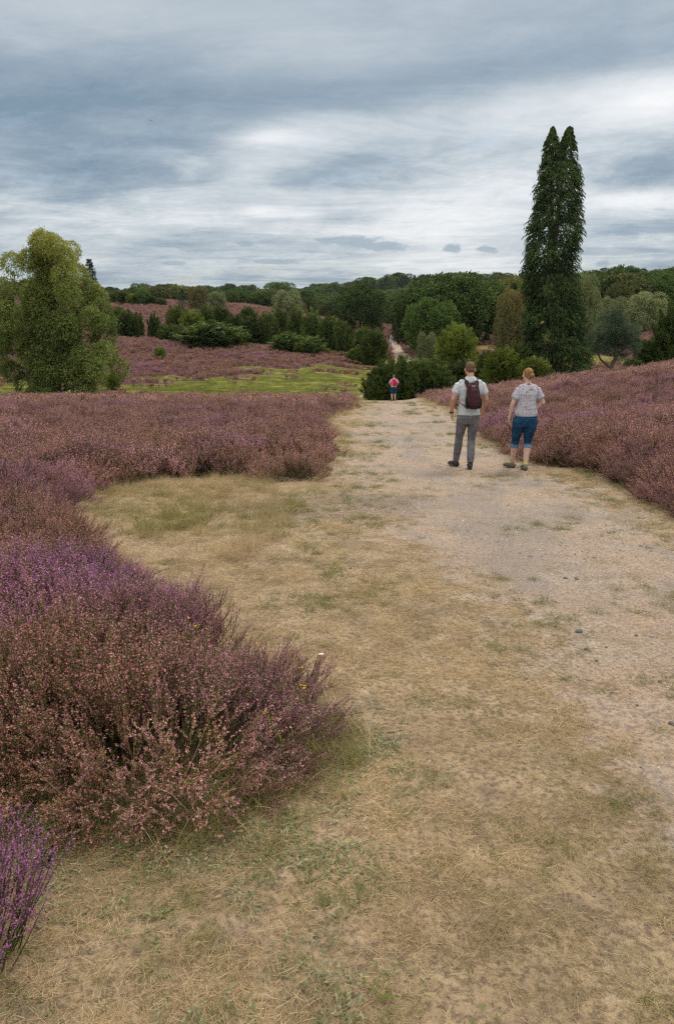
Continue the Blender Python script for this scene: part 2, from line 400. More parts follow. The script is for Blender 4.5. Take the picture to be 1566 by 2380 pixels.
# ------------------------------------------------------------------ the ground sheet
def build_ground():
    az = np.concatenate([np.arange(-180, -36, 6.), np.arange(-36, 36, .22), np.arange(36, 180, 6.)]); az = np.radians(az)
    rr = [0.0]; r = .25
    while r < 4200: rr.append(r); r *= 1.013 if r < 700 else 1.06
    rr = np.array(rr[1:]); na, nr = len(az), len(rr)
    X = np.sin(az)[None]*rr[:, None]; Y = np.cos(az)[None]*rr[:, None]
    X = np.concatenate([[0.0], X.ravel()]); Y = np.concatenate([[0.0], Y.ravel()])
    Z = terrain(X, Y)
    he, ba, gr, dk = zones(X, Y)
    Z = Z - .0*he
    i = (np.arange(nr-1)*na)[:, None]+1; j = np.arange(na)[None]; j2 = (j+1) % na
    Q = np.stack([i+j, i+na+j, i+na+j2, i+j2], -1).reshape(-1, 4)
    jj = np.arange(0, na-1, 2)
    Qc = np.stack([np.zeros_like(jj), 1+jj, 1+jj+1, 1+(jj+2) % na], -1)
    me = make_mesh('ground', np.stack([X, Y, Z], 1), np.concatenate([Q, Qc]), [MAT_GROUND], None, {'heath': he, 'bare': ba, 'green': gr, 'dark': dk}, True)
    o = link('ground', me); o['kind'] = 'structure'; o['label'] = 'sandy ground with worn dry turf sloping down into the heath valley'
    return o
def ground_mat():
    m, n, out = new_mat('sand_and_turf')
    P = n.new('ShaderNodeNewGeometry').outputs['Position']
    he, ba, gr, dk = (attr(n, a) for a in ('heath', 'bare', 'green', 'dark'))
    big = n.noise(P, .9, 5, .6); mid = n.noise(P, 5, 5, .65); fine = n.noise(P, 38, 5, .7); vf = n.noise(P, 190, 3, .7)
    sand = n.mix(n.ramp(mid, [(.3, 0.0), (.7, 1.0)]), (.340, .275, .215), (.490, .405, .325))
    sand = n.mix(n.ramp(big, [(.42, 0.0), (.66, .6)]), sand, (.47, .325, .205))
    sand = n.mix(n.ramp(fine, [(.42, .8), (.56, 0.0)]), sand, (.20, .16, .135))
    sand = n.mix(n.ramp(vf, [(.56, 0.0), (.72, .7)]), sand, (.58, .50, .42))
    turf = n.mix(n.ramp(mid, [(.35, 0.0), (.65, 1.0)]), (.32, .238, .155), (.50, .385, .255))
    turf = n.mix(n.ramp(big, [(.40, .18), (.55, 0.0)]), turf, (.25, .215, .12))
    turf = n.mix(n.ramp(fine, [(.40, .85), (.55, 0.0)]), turf, (.14, .105, .075))
    turf = n.mix(n.ramp(vf, [(.55, 0.0), (.7, .6)]), turf, (.50, .40, .24))
    wob = n.m('ADD', ba, n.m('MULTIPLY', n.m('SUBTRACT', mid, .5), 2.4))
    wob = n.m('ADD', wob, n.m('MULTIPLY', n.m('SUBTRACT', fine, .5), .9))
    turf = n.mix(n.ramp(n.noise(P, 2.3, 5, .7), [(.55, 0.0), (.66, .6)]), turf, (.135, .105, .090))
    mpg = n.new('ShaderNodeVectorMath', operation='MULTIPLY'); n.put(mpg.inputs[0], P); mpg.inputs[1].default_value = (1.0, .45, 1.0)
    grit = n.noise(mpg.outputs[0], .8, 4, .6)
    sand = n.mix(n.m('MULTIPLY', n.ramp(grit, [(.48, 0.0), (.60, 1.0)]), n.ramp(n.noise(P, 75, 3, .7), [(.46, 1.0), (.54, 0.0)])), sand, (.17, .155, .15))
    sand = n.mix(n.m('MULTIPLY', n.ramp(grit, [(.45, 0.0), (.62, .25)]), 1.0), sand, (.36, .32, .29))
    c = n.mix(n.sstep(wob, .30, .62), turf, sand)
    soil = n.mix(fine, (.085, .068, .058), (.24, .195, .155))
    c = n.mix(n.m('MULTIPLY', dk, n.ramp(fine, [(.40, .95), (.60, .20)])), c, soil)
    vg = n.noise(P, .35, 5, .6)
    vt = n.mix(n.ramp(vg, [(.35, 0.0), (.62, 1.0)]), (.090, .118, .012), (.24, .225, .040))
    vt = n.mix(n.ramp(n.noise(P, 1.6, 4, .6), [(.4, .5), (.6, 0.0)]), vt, (.08, .085, .02))
    vt = n.mix(n.sstep(wob, .2, .9), vt, (.46, .36, .24))
    sx = n.new('ShaderNodeSeparateXYZ'); n.put(sx.inputs[0], P)
    vt = n.mix(n.sstep(sx.outputs[1], 140, 185), vt, n.mix(n.ramp(vg, [(.4, 0.0), (.6, 1.0)]), (.20, .17, .07), (.38, .28, .16)))
    c = n.mix(gr, c, vt)
    hc = n.mix(fine, (.035, .028, .018), (.075, .055, .035))
    far = n.mix(n.ramp(n.noise(P, .8, 4, .6), [(.3, 0.0), (.7, 1.0)]), (.075, .035, .035), (.13, .058, .064))
    hc = n.mix(n.sstep(sx.outputs[1], 25, 70), hc, far)
    c = n.mix(n.sstep(n.m('ADD', he, n.m('MULTIPLY', n.m('SUBTRACT', mid, .5), .6)), .35, .6), c, hc)
    h = n.m('ADD', n.m('MULTIPLY', mid, 1.6), n.m('ADD', n.m('MULTIPLY', fine, .8), n.m('MULTIPLY', vf, .25)))
    principled(n, out, c, .92, h, .022, .15)
    return m
MAT_GROUND = ground_mat()
build_ground()
# ------------------------------------------------------------------ scattering (stuff nobody could count)
LIB = {}
def library(name, meshes):
    c = bpy.data.collections.new(name)
    for i, me in enumerate(meshes):
        o = bpy.data.objects.new('%s_%02d' % (name, i), me); c.objects.link(o)
    LIB[name] = c; return c
def scatter(name, lib, x, y, label, z=None, rot=None, scl=None, idx=None, tint=None, lum=None, cat=None, kind='stuff', base=0.0):
    n = len(x)
    z = terrain(x, y)+base if z is None else z
    me = bpy.data.meshes.new(name); me.vertices.add(n)
    me.vertices.foreach_set('co', np.stack([x, y, z], 1).astype(np.float32).ravel())
    k = len(LIB[lib].objects)
    idx = RNG.integers(0, k, n) if idx is None else idx
    a = me.attributes.new('idx', 'INT', 'POINT'); a.data.foreach_set('value', np.asarray(idx, np.int32))
    rot = np.stack([np.zeros(n), np.zeros(n), RNG.random(n)*6.283], 1) if rot is None else rot
    a = me.attributes.new('rot', 'FLOAT_VECTOR', 'POINT'); a.data.foreach_set('vector', np.asarray(rot, np.float32).ravel())
    scl = np.ones(n) if scl is None else scl
    scl = np.stack([scl, scl, scl], 1) if np.ndim(scl) == 1 else scl
    a = me.attributes.new('scl', 'FLOAT_VECTOR', 'POINT'); a.data.foreach_set('vector', np.asarray(scl, np.float32).ravel())
    for nm, d in (('tint', tint), ('lum', lum)):
        d = np.ones(n)*(0 if nm == 'tint' else 1) if d is None else d
        a = me.attributes.new(nm, 'FLOAT', 'POINT'); a.data.foreach_set('value', np.asarray(d, np.float32))
    o = link(name, me); tagged(o, label, cat, None, kind)
    ng = bpy.data.node_groups.new('scatter_'+name, 'GeometryNodeTree')
    ng.interface.new_socket('Geometry', in_out='INPUT', socket_type='NodeSocketGeometry')
    ng.interface.new_socket('Geometry', in_out='OUTPUT', socket_type='NodeSocketGeometry')
    N, L = ng.nodes, ng.links
    gi = N.new('NodeGroupInput'); go = N.new('NodeGroupOutput'); iop = N.new('GeometryNodeInstanceOnPoints')
    ci = N.new('GeometryNodeCollectionInfo'); ci.inputs['Collection'].default_value = LIB[lib]
    ci.inputs['Separate Children'].default_value = True; ci.inputs['Reset Children'].default_value = True
    def na(nm, t):
        q = N.new('GeometryNodeInputNamedAttribute'); q.data_type = t; q.inputs['Name'].default_value = nm
        return [s_ for s_ in q.outputs if s_.enabled and s_.name == 'Attribute'][0]
    L.new(gi.outputs[0], iop.inputs['Points']); L.new(ci.outputs[0], iop.inputs['Instance'])
    iop.inputs['Pick Instance'].default_value = True
    L.new(na('idx', 'INT'), iop.inputs['Instance Index']); L.new(na('rot', 'FLOAT_VECTOR'), iop.inputs['Rotation']); L.new(na('scl', 'FLOAT_VECTOR'), iop.inputs['Scale'])
    L.new(iop.outputs[0], go.inputs[0])
    md = o.modifiers.new('scatter', 'NODES'); md.node_group = ng
    return o
def tilt_rot(x, y, tx, ty, spin):
    """euler that leans an upright thing towards (tx,ty) by their length in radians, after a spin about z"""
    ang = np.hypot(tx, ty); ux, uy = np.where(ang > 1e-6, tx/np.maximum(ang, 1e-6), 1), np.where(ang > 1e-6, ty/np.maximum(ang, 1e-6), 0)
    out = np.zeros((len(x), 3))
    for i in range(len(x)):
        q = Matrix.Rotation(ang[i], 3, Vector((-uy[i], ux[i], 0))) @ Matrix.Rotation(spin[i], 3, 'Z')
        e = q.to_euler(); out[i] = e
    return out

# ------------------------------------------------------------------ heather
HF = leaf_mat('heather_flowers', (.30, .120, .108), (.62, .340, .315), (.61, .25, .54), .2, inst=True, rust=(.47, .215, .145))
HG = leaf_mat('heather_greenery', (.060, .090, .012), (.19, .235, .038), None, .2, inst=True)
HS = leaf_mat('heather_stems', (.07, .045, .03), (.15, .10, .07), None, 0, inst=True)
def heather_clump(seed, nst, hgt, spread, fl, nf, lw, nl, stems=True, curve=1.0):
    """a handful of flowering shoots from one root"""
    g = np.random.default_rng(seed); b = MB()
    for s in range(nst):
        a = g.random()*6.283; lean = spread*(g.random()**.6)
        h = hgt*(.68+.4*g.random()); d0 = np.array([math.cos(a)*lean, math.sin(a)*lean, 1.0])
        P0 = np.array([math.cos(a), math.sin(a), 0])*.05*g.random()
        n = 6; tt = np.linspace(0, 1, n)
        bend = g.normal(size=2)*.05
        P = P0+np.outer(tt*h, d0/np.linalg.norm(d0))+np.stack([bend[0]*tt**2, bend[1]*tt**2, -.10*lean*tt**2*h], 1)
        if stems: b.tube(P, np.linspace(.0022, .0007, n), 3, 2, g.random())
        twigs = [(P, .45, 1.0)]
        for k in range(7):
            t0 = .38+.5*g.random(); p = P[0]*0+np.array([np.interp(t0, tt, P[:, q]) for q in range(3)])
            dd = unit(np.array([g.normal()*.45, g.normal()*.45, 1.0])+d0*.4)
            ln = h*(.18+.2*g.random()); u_ = np.linspace(0, 1, 4)[:, None]
            tw = p+dd*ln*u_+np.array([0, 0, .02])*u_**2
            if stems: b.tube(tw, np.linspace(.0012, .0005, 4), 3, 2, g.random())
            twigs.append((tw, .15, .55))
        for tw, f0, share in twigs:
            m_ = max(2, int(nf*share)); q = f0+(1-f0)*g.random(m_)
            s_ = np.linspace(0, 1, len(tw)); C = np.stack([np.interp(q, s_, tw[:, i]) for i in range(3)], 1)
            rd = unit(g.normal(size=(m_, 3))*[1, 1, .35]); C = C+rd*fl*.55
            D = unit(rd+np.array([0, 0, .5])+g.normal(size=(m_, 3))*.3); S = unit(np.cross(D, rd_dirs(g, m_)))
            b.leaves(C, D, S, fl*(.8+.7*g.random(m_)), fl*(.6+.5*g.random(m_)), 0, np.clip(g.random(m_)*.75+.3*q, 0, 1))
            m_ = max(2, int(nl*share)); q = g.random(m_)*.85
            C = np.stack([np.interp(q, s_, tw[:, i]) for i in range(3)], 1)
            D = unit(g.normal(size=(m_, 3))*[.7, .7, .4]+[0, 0, .7]); S = unit(np.cross(D, rd_dirs(g, m_)))
            b.leaves(C+D*lw, D, S, lw*2.6, lw*.55, 1, g.random(m_))
    return b.mesh('heather_shoots', [HF, HG, HS])
def rd_dirs(g, n): return unit(g.normal(size=(n, 3)))
library('shoots_near', [heather_clump(100+i, 11, .34, .48, .0060, 38, .0042, 46) for i in range(7)])
library('shoots_mid', [heather_clump(200+i, 12, .34, .62, .0100, 17, .0080, 16) for i in range(6)])
library('shoots_far', [heather_clump(300+i, 14, .34, .85, .024, 7, .022, 4, False) for i in range(5)])

def jitter_grid(x0, x1, y0, y1, dens, g):
    s = 1/math.sqrt(dens); xs = np.arange(x0, x1, s); ys = np.arange(y0, y1, s)
    X, Y = np.meshgrid(xs, ys); X = X.ravel()+g.random(X.size)*s*1.3; Y = Y.ravel()+g.random(Y.size)*s*1.3
    return X, Y
def in_view(x, y, m=1.12, extra=1.5):
    lim = (tu(1566)*m)*np.maximum(y, 0)+extra
    return (np.abs(x) < lim) & (y > 0.3)
def edge_tilt(x, y, poly, s, reach, amt):
    e = .05; gx = (sdf(x+e, y, poly)-s)/e; gy = (sdf(x, y+e, poly)-s)/e
    f = np.clip(1-s/reach, 0, 1)**1.3*amt
    return -gx*f, -gy*f
def patch_tint(x, y):
    """where the heather is fresh purple rather than faded brown-pink"""
    t = sm(vnoise(x, y, .55, 71, 3), .52, .75)*.45+.14
    t = np.maximum(t, sm(np.exp(-(((x+1.75)/.75)**2+((y-4.2)/1.15)**2)), .25, .8)*.95)
    t = np.maximum(t, sm(np.exp(-(((x-9.5)/2.6)**2+((y-14.5)/2.2)**2)), .3, .9)*.8)
    t = np.where(y > 9, np.clip(t+.10, 0, 1), t)
    return np.clip(t, 0, 1)
def heather_patch(name, label, poly, ranges, seed):
    g = np.random.default_rng(seed)
    X, Y, S, I, TT, LU, RT = [], [], [], [], [], [], []
    objs = []
    for (lib, x0, x1, y0, y1, dens, sc, tiltamt) in ranges:
        x, y = jitter_grid(x0, x1, y0, y1, dens, g)
        k = in_view(x, y); x, y = x[k], y[k]
        s = sdf(x, y, poly); wob = (vnoise(x, y, 1.6, seed, 3)-.5)*(.30 if y0 < 6 else .7)
        k = (s+wob > 0) & (vnoise(x, y, 1.1, seed+5, 2) > .16); x, y, s = x[k], y[k], np.maximum(s[k], 0)
        if len(x) == 0: continue
        tx, ty = edge_tilt(x, y, poly, s, .45 if y0 < 6 else .8, tiltamt)
        # gentle mounds: each bush leans its shoots away from its own centre
        mx = vnoise(x, y, 1.5, 90, 1); e = .08
        gx = (vnoise(x+e, y, 1.5, 90, 1)-mx)/e; gy = (vnoise(x, y+e, 1.5, 90, 1)-mx)/e
        tx = tx-gx*.34+g.normal(size=len(x))*.10; ty = ty-gy*.34+g.normal(size=len(x))*.10
        rot = tilt_rot(x, y, tx, ty, g.random(len(x))*6.283)
        h = (.66+.34*sm(s, 0, .5))*(.58+.85*mx)*(.85+.3*g.random(len(x)))*sc
        near = vnoise(x, y, 2.6, 33, 2)
        o = scatter(name, lib, x, y, label, rot=rot, scl=np.stack([h*1.0, h*1.0, h], 1), tint=np.clip(patch_tint(x, y)+g.normal(size=len(x))*.10, 0, 1), lum=.62+.95*near+.14*g.normal(size=len(x)), base=-.02)
        objs.append(o)
    return objs
heather_patch('heather', 'dusty pink and purple heather mass in front, spilling over the dry grass', FORE,
              [('shoots_near', -3.6, .7, 1.2, 6.2, 74, 1.15, .80)], 1)
heather_patch('heather', 'wide field of mauve heather on the left up to the crest beneath the birch', FORE,
              [('shoots_near', -6.5, .8, 6.2, 9.5, 52, 1.2, .5), ('shoots_mid', -10, 2.5, 9.5, 20, 22, 1.3, .4), ('shoots_mid', -18, 3.0, 20, 33, 11, 1.25, .25), ('shoots_far', -29, 3.2, 33, 51.5, 8, 1.25, .1)], 2)
heather_patch('heather', 'field of mauve heather rising to the right of the path', RIGHT,
              [('shoots_near', 3.0, 8, 6.0, 12.5, 50, 1.75, .65), ('shoots_mid', 2.5, 13, 12.5, 21, 24, 1.5, .45), ('shoots_mid', 2.5, 20, 21, 34, 11, 1.2, .25), ('shoots_far', 3, 36, 34, 60, 7, 1.2, .1)], 3)
# beyond the crest
def far_heather():
    g = np.random.default_rng(12)
    for (nm, lab, t0, t1, y0, y1, dens, sc) in [('heather', 'purple heather covering the hillside beyond the green hollow', tu(-60), tu(930), 54, 125, 3.2, 1.5),
                                             ('heather', 'faint far slopes of pink heather behind the junipers', tu(-60), tu(930), 125, 260, .8, 2.4),
                                             ('heather', 'heather growing between the trees on the right', tu(930), tu(1640), 55, 150, 1.5, 1.6)]:
        n = int(dens*(t1-t0)*(y1**2-y0**2)/2); yy = np.sqrt(y0**2+g.random(n)*(y1**2-y0**2)); tt = t0+g.random(n)*(t1-t0); x = tt*yy
        he = zones(x, yy)[0]; k = he > g.random(n)*.5+.3; x, yy = x[k], yy[k]; n = len(x)
        edge = 1-sm(zones(x, yy)[0], .6, 1.0)
        pt = sm(vnoise(x*.5, yy, .35, 77, 3), .52, .75)
        scatter(nm, 'shoots_far', x, yy, lab, scl=sc*(.6+.5*g.random(n))*(.75+.5*vnoise(x, yy, .5, 9, 2)), tint=np.clip(.22+.6*pt+.1*g.normal(size=n), 0, 1), lum=.80+.5*vnoise(x, yy, .8, 13, 2)+.1*g.normal(size=n), base=-.03)
far_heather()

# ------------------------------------------------------------------ grass, straw, herbs
GDRY = leaf_mat('dry_grass', (.40, .300, .170), (.70, .555, .345), (.28, .28, .08), .25, inst=True)
GGRN = leaf_mat('green_grass', (.07, .125, .018), (.19, .26, .05), (.38, .33, .11), .3, inst=True)
HERB = leaf_mat('grey_green_herb', (.16, .185, .085), (.36, .37, .23), (.15, .19, .04), .2, inst=True)
def tuft(seed, nb, rad, ln, flat, wd, mat):
    g = np.random.default_rng(seed); b = MB()
    for i in range(nb):
        a = g.random()*6.283; r = rad*math.sqrt(g.random()); p = np.array([math.cos(a)*r, math.sin(a)*r, 0.0])
        h = g.random()*6.283; el = flat*(.4+1.2*g.random()); L_ = ln*(.5+.8*g.random()); n = 5
        P = [p]; d = np.array([math.cos(h)*math.cos(el), math.sin(h)*math.cos(el), math.sin(el)]); turn = g.normal()*.35
        for k in range(n-1):
            P.append(P[-1]+d*L_/(n-1)); c_, s_ = math.cos(turn/2), math.sin(turn/2)
            d = np.array([d[0]*c_-d[1]*s_, d[0]*s_+d[1]*c_, d[2]-.22*(.3+el)]); d /= np.linalg.norm(d)
        P = np.array(P); P[:, 2] = np.maximum(P[:, 2], .0015+.004*g.random())
        sd = unit(np.cross(P[-1]-P[0], [0, 0, 1.])+g.normal(size=3)*.3)
        b.blade(P, wd*(.6+.8*g.random()), sd, 0, g.random())
    return b.mesh('grass_tuft', [mat])
def rosette(seed, nl, rad, ln, mat):
    g = np.random.default_rng(seed); b = MB()
    a = g.random(nl)*6.283; r = rad*np.sqrt(g.random(nl)); C = np.stack([np.cos(a)*r, np.sin(a)*r, .004+.008*g.random(nl)], 1)
    h = g.random(nl)*6.283; D = unit(np.stack([np.cos(h), np.sin(h), .25*g.random(nl)], 1)); S = unit(np.cross(D, [0, 0, 1.])+g.normal(size=(nl, 3))*.25)
    b.leaves(C, D, S, ln*(.6+.7*g.random(nl)), ln*.36*(.7+.6*g.random(nl)), 0, g.random(nl))
    return b.mesh('herb_mat', [mat])
library('straw_flat', [tuft(400+i, 70, .085, .062, .22, .0016, GDRY) for i in range(7)])
library('grass_short', [tuft(420+i, 34, .045, .055, .75, .0021, GGRN) for i in range(6)])
library('grass_long', [tuft(440+i, 46, .07, .17, 1.15, .0026, GDRY) for i in range(6)])
library('straw_stalk', [tuft(460+i, 9, .10, .42, 1.2, .0026, GDRY) for i in range(6)])
library('herb_flat', [rosette(480+i, 44, .07, .017, HERB) for i in range(5)])
library('turf_far', [tuft(500+i, 40, .32, .11, .9, .011, GGRN) for i in range(4)])
def sward():
    g = np.random.default_rng(21)
    def cand(dens, y0, y1, xm=1.1):
        w_ = tu(1566)*1.15; area = w_*(y1**2-y0**2)+3*(y1-y0); n = int(dens*area)
        y = np.sqrt(y0**2+g.random(n)*(y1**2-y0**2)); x = (g.random(n)*2-1)*(w_*y+.6); return x, y
    def keep(x, y, p):
        k = g.random(len(x)) < p; return x[k], y[k]
    def tiltz(x): 
        n = len(x); r = g.normal(size=(n, 3))*.10; r[:, 2] = g.random(n)*6.283; r[:, 0] -= .088; return r
    for (y0, y1, d1, sc) in [(.7, 3.0, 420, .85), (3.0, 6.0, 170, 1.1), (6.0, 12.0, 52, 1.6), (12, 24, 15, 2.4), (24, 50, 4.5, 3.6)]:
        x, y = cand(d1, y0, y1); he, ba, gr, dk = zones(x, y); nn = vnoise(x, y, 2.2, 51, 3); big = vnoise(x, y, .7, 52, 2)
        x, y = keep(x, y, (1-he)*(1-sm(ba+(nn-.5)*1.6, .25, .85)*.93)*(1-.75*dk)*np.clip(.40+2.2*(nn-.38), .10, 1)*(1-sm(y, 50, 52)))
        n = len(x); big = vnoise(x, y, .9, 52, 3); fine_ = vnoise(x, y, 3.5, 57, 2)
        scatter('dry_grass', 'straw_flat', x, y, 'short straw coloured grass matted over the sandy ground' if y0 < 3 else 'dry worn grass beside the path, %s' % ('in the middle distance' if y0 < 12 else 'thinning out towards the crest'), rot=tiltz(x), scl=sc*(.7+.6*g.random(n)),
                tint=np.clip(sm(big, .52, .75)*.22+g.normal(size=n)*.10, 0, 1), lum=.62+.55*fine_+.1*g.normal(size=n))
        # green tufts: many little clusters, each a handful of tufts close together
        xc, yc = cand({.7: 16, 3.0: 11, 6.0: 5.5, 12: 2.0, 24: .7}[y0], y0, y1); he, ba, gr, dk = zones(xc, yc)
        xc, yc = keep(xc, yc, (1-he)*(1-sm(ba, .7, 1.0)*.80)*(.25+.75*sm(vnoise(xc, yc, .8, 61, 2), .40, .62)))
        m_ = 1+(g.random(len(xc))**2*13).astype(int); x = np.repeat(xc, m_); y = np.repeat(yc, m_); rd = np.repeat((.03+.09*g.random(len(xc)))*min(3.5, max(1, y0/2.5)), m_)
        x = x+g.normal(size=len(x))*rd*1.5; y = y+g.normal(size=len(x))*rd; k = zones(x, y)[0] < .3; x, y = x[k], y[k]; n = len(x)
        scatter('green_grass', 'grass_short', x, y, 'small green grass tufts dotted over the %s' % ('near ground' if y0 < 3 else 'path verge' if y0 < 12 else 'distant part of the path'), rot=tiltz(x), scl=sc*(.45+.65*g.random(n)), tint=g.random(n)**1.5*.8, lum=.65+.5*g.random(n))
    # grey-green herb carpet near the heather and in the near left corner
    x, y = cand(520, .8, 5.2); he, ba, gr, dk = zones(x, y); nn = vnoise(x, y, 2.4, 81, 3)
    sF = sdf(x, y, FORE)
    p = (1-he)*(1-sm(ba, .2, .6))*(sm(nn, .50, .64)*.42*sm(-x-.02*y, -.9, .3)+np.exp(-np.abs(sF)/.22)*.8*(x < .3)*(y < 3.2))*(1-sm(y, 2.5, 3.4))
    x, y = keep(x, y, np.clip(p, 0, 1)); n = len(x)
    scatter('herb_carpet', 'herb_flat', x, y, 'mat of small grey green leaves at the foot of the heather', rot=tiltz(x), scl=.7+.7*g.random(n), tint=g.random(n)**2, lum=.6+.5*g.random(n))
    # standing grass round the heather foot and in the pocket behind it
    x, y = cand(240, 1.4, 4.5); he, ba, gr, dk = zones(x, y); sF = sdf(x, y, FORE)
    p = np.exp(-((sF+.02)/.13)**2)*sm(-y+3.3-.2*x, 0, .5)*(x < .35)
    x, y = keep(x, y, np.clip(p, 0, 1)); n = len(x)
    scatter('tall_grass', 'grass_long', x, y, 'tall thin grass standing along the foot of the near heather', rot=tiltz(x), scl=.4+.65*g.random(n), tint=.45+.55*g.random(n), lum=.7+.6*g.random(n))
    x, y = keep(*cand(14, 1.5, 4.5), 1.0); sF = sdf(x, y, FORE)
    k = (sF > -.22) & (sF < .35) & (y < 3.3) & (g.random(len(x)) < .75); x, y = x[k], y[k]; n = len(x)
    scatter('straw_stalks', 'straw_stalk', x, y, 'long bent straw stalks leaning out of the near heather', rot=tiltz(x), scl=.7+.6*g.random(n), tint=g.random(n)*.35, lum=.8+.4*g.random(n))
    POCK = unproject([(140, 1165), (300, 1130), (560, 1108), (650, 1122), (700, 1150), (660, 1200), (590, 1290), (540, 1330), (420, 1310), (310, 1260), (230, 1215)])
    x, y = cand(72, 4.0, 14); s = sdf(x, y, POCK)+(vnoise(x, y, 1.3, 7, 2)-.5)*.9
    k = (s > 0) & (sdf(x, y, FORE) < .1) & (g.random(len(x)) < .35+.65*sm(vnoise(x, y, 1.5, 87, 2), .35, .6)); x, y = x[k], y[k]; n = len(x)
    bn = vnoise(x, y, .8, 88, 3)
    scatter('tall_grass', 'grass_long', x, y, 'soft yellow green grass filling the bay between the two heather masses', rot=tiltz(x), scl=.65+.6*g.random(n), tint=np.clip(.25+1.6*(bn-.45)+g.normal(size=n)*.2, 0, 1), lum=.8+.35*g.random(n))
    x, y = cand(7, 14, 50, 1); s = sdf(x, y, RIGHT); s2 = sdf(x, y, FORE)
    k = ((np.abs(s) < .5) | (np.abs(s2) < .35)) & (g.random(len(x)) < .5); x, y = x[k], y[k]; n = len(x)
    scatter('tall_grass', 'grass_long', x, y, 'pale grass fringe between the far heather edges and the path', rot=tiltz(x), scl=1.3+.8*g.random(n), tint=g.random(n)*.7, lum=.8+.35*g.random(n))
    # turf in the hollow
    n = 16000; yy = np.sqrt(54**2+g.random(n)*(100**2-54**2)); tt = tu(-40)+g.random(n)*(tu(900)-tu(-40)); x = tt*yy
    gr = zones(x, yy)[2]; k = (gr > .5) & (vnoise(x, yy, .5, 97, 2) > .35); x, yy = x[k], yy[k]; n = len(x)
    scatter('hollow_turf', 'turf_far', x, yy, 'bright green turf in the hollow below the heather hillside', scl=.8+.7*g.random(n), tint=g.random(n)*.6, lum=.45+.8*vnoise(x, yy, .3, 99, 3)+.2*g.random(n))
sward()

# ------------------------------------------------------------------ gravel and stones
STONE = []
for nm, c0, c1 in (('stone_dark', (.07, .075, .09), (.15, .155, .17)), ('stone_grey', (.22, .21, .205), (.36, .34, .32)), ('stone_brown', (.18, .115, .08), (.30, .20, .14)), ('stone_pale', (.50, .46, .41), (.68, .64, .58))):
    STONE.append(plain_mat(nm, c0, c1, 60, .85, .25, .002))
def stone_mesh(seed, mat, flat=.5, size=1.0):
    import bmesh
    g = np.random.default_rng(seed); bm = bmesh.new(); bmesh.ops.create_icosphere(bm, subdivisions=2, radius=.5)
    A = g.normal(size=(7, 3)); A /= np.linalg.norm(A, axis=1)[:, None]
    for v in bm.verts:
        p = np.array(v.co)
        for a in A:
            d = p@a; lim = .30+.12*abs(a[0])
            if d > lim: p = p-a*(d-lim)*.9
        p *= size*np.array([1.15, .9, flat])
        v.co = p
    me = bpy.data.meshes.new('stone'); bm.to_mesh(me); bm.free(); me.materials.append(mat); return me
library('pebble', [stone_mesh(600+i, STONE[[1, 0, 2, 3, 1, 1, 2, 0][i]], .5) for i in range(8)])
def pebbles():
    g = np.random.default_rng(31)
    for (y0, y1, n0, s0) in [(1, 6, 11000, .009), (6, 14, 22000, .016), (14, 34, 14000, .032)]:
        w_ = tu(1566)*1.1; y = np.sqrt(y0**2+g.random(n0)*(y1**2-y0**2)); x = (g.random(n0)*2-1)*(w_*y+.5)
        he, ba, gr, dk = zones(x, y); band = sm(vnoise(x, y*.6, .9, 5, 2), .35, .65)
        p = ba*(.25+.75*band)+.06+.5*dk
        eg = sdf(x, y, RIGHT); p = p+.9*np.exp(-((eg+.35)/.35)**2)
        k = (g.random(n0) < p) & (he < .3); x, y = x[k], y[k]; n = len(x)
        s = s0*(.35+.9*g.random(n)**3+.25*g.random(n))
        rot = g.random((n, 3))*6.283; rot[:, :2] *= .06
        scatter('pebbles', 'pebble', x, y, ['fine pebbles strewn over the nearest sand', 'gravel on the path around the walkers', 'gravel on the path towards the crest'][[1, 6, 14].index(y0)], rot=rot, scl=s, base=.001)
pebbles()
STN = [stone_mesh(700+i, STONE[[0, 0, 2, 1][i % 4]], .55) for i in range(8)]
def stones():
    g = np.random.default_rng(41)
    dark = [(1344, 1469, 19), (1313, 1345, 12), (1340, 1346, 12), (1380, 1297, 9), (1360, 1510, 12), (1386, 1537, 9), (1290, 1400, 8), (1515, 1480, 14), (1532, 1585, 10), (1478, 1478, 9), (1408, 1505, 8), (1497, 1420, 10), (1560, 1684, 15), (814, 1322, 8), (912, 1102, 5), (1424, 1230, 8), (1090, 1600, 8), (1180, 1175, 6), (1480, 1640, 10)]
    for i, (u, v, w_) in enumerate(dark):
        p = unproject([(u, v)])[0]; d = math.hypot(p[0], p[1], EYE-tz(*p)); s = w_/FD*d*.9
        o = link('stone', STN[i % 8]); o.location = (p[0], p[1], tz(*p)+s*.12); o.scale = (s, s, s); o.rotation_euler = (g.normal()*.1, g.normal()*.1, g.random()*6.28)
        tagged(o, {0: 'jagged dark stone on the bare sand, tallest of the loose stones', 12: 'dark stone cut by the right edge of the picture beside the turf', 1: 'dark stone just left of another on the bare middle of the path', 13: 'dark stone alone in the grass left of the path', 14: 'dark pebble on the pale path far behind the walkers', 8: 'flat grey stone right of centre on the nearest bare sand'}.get(i, 'small dark stone lying loose on the sandy path'), 'stone', 'loose dark stones on the path')
stones()
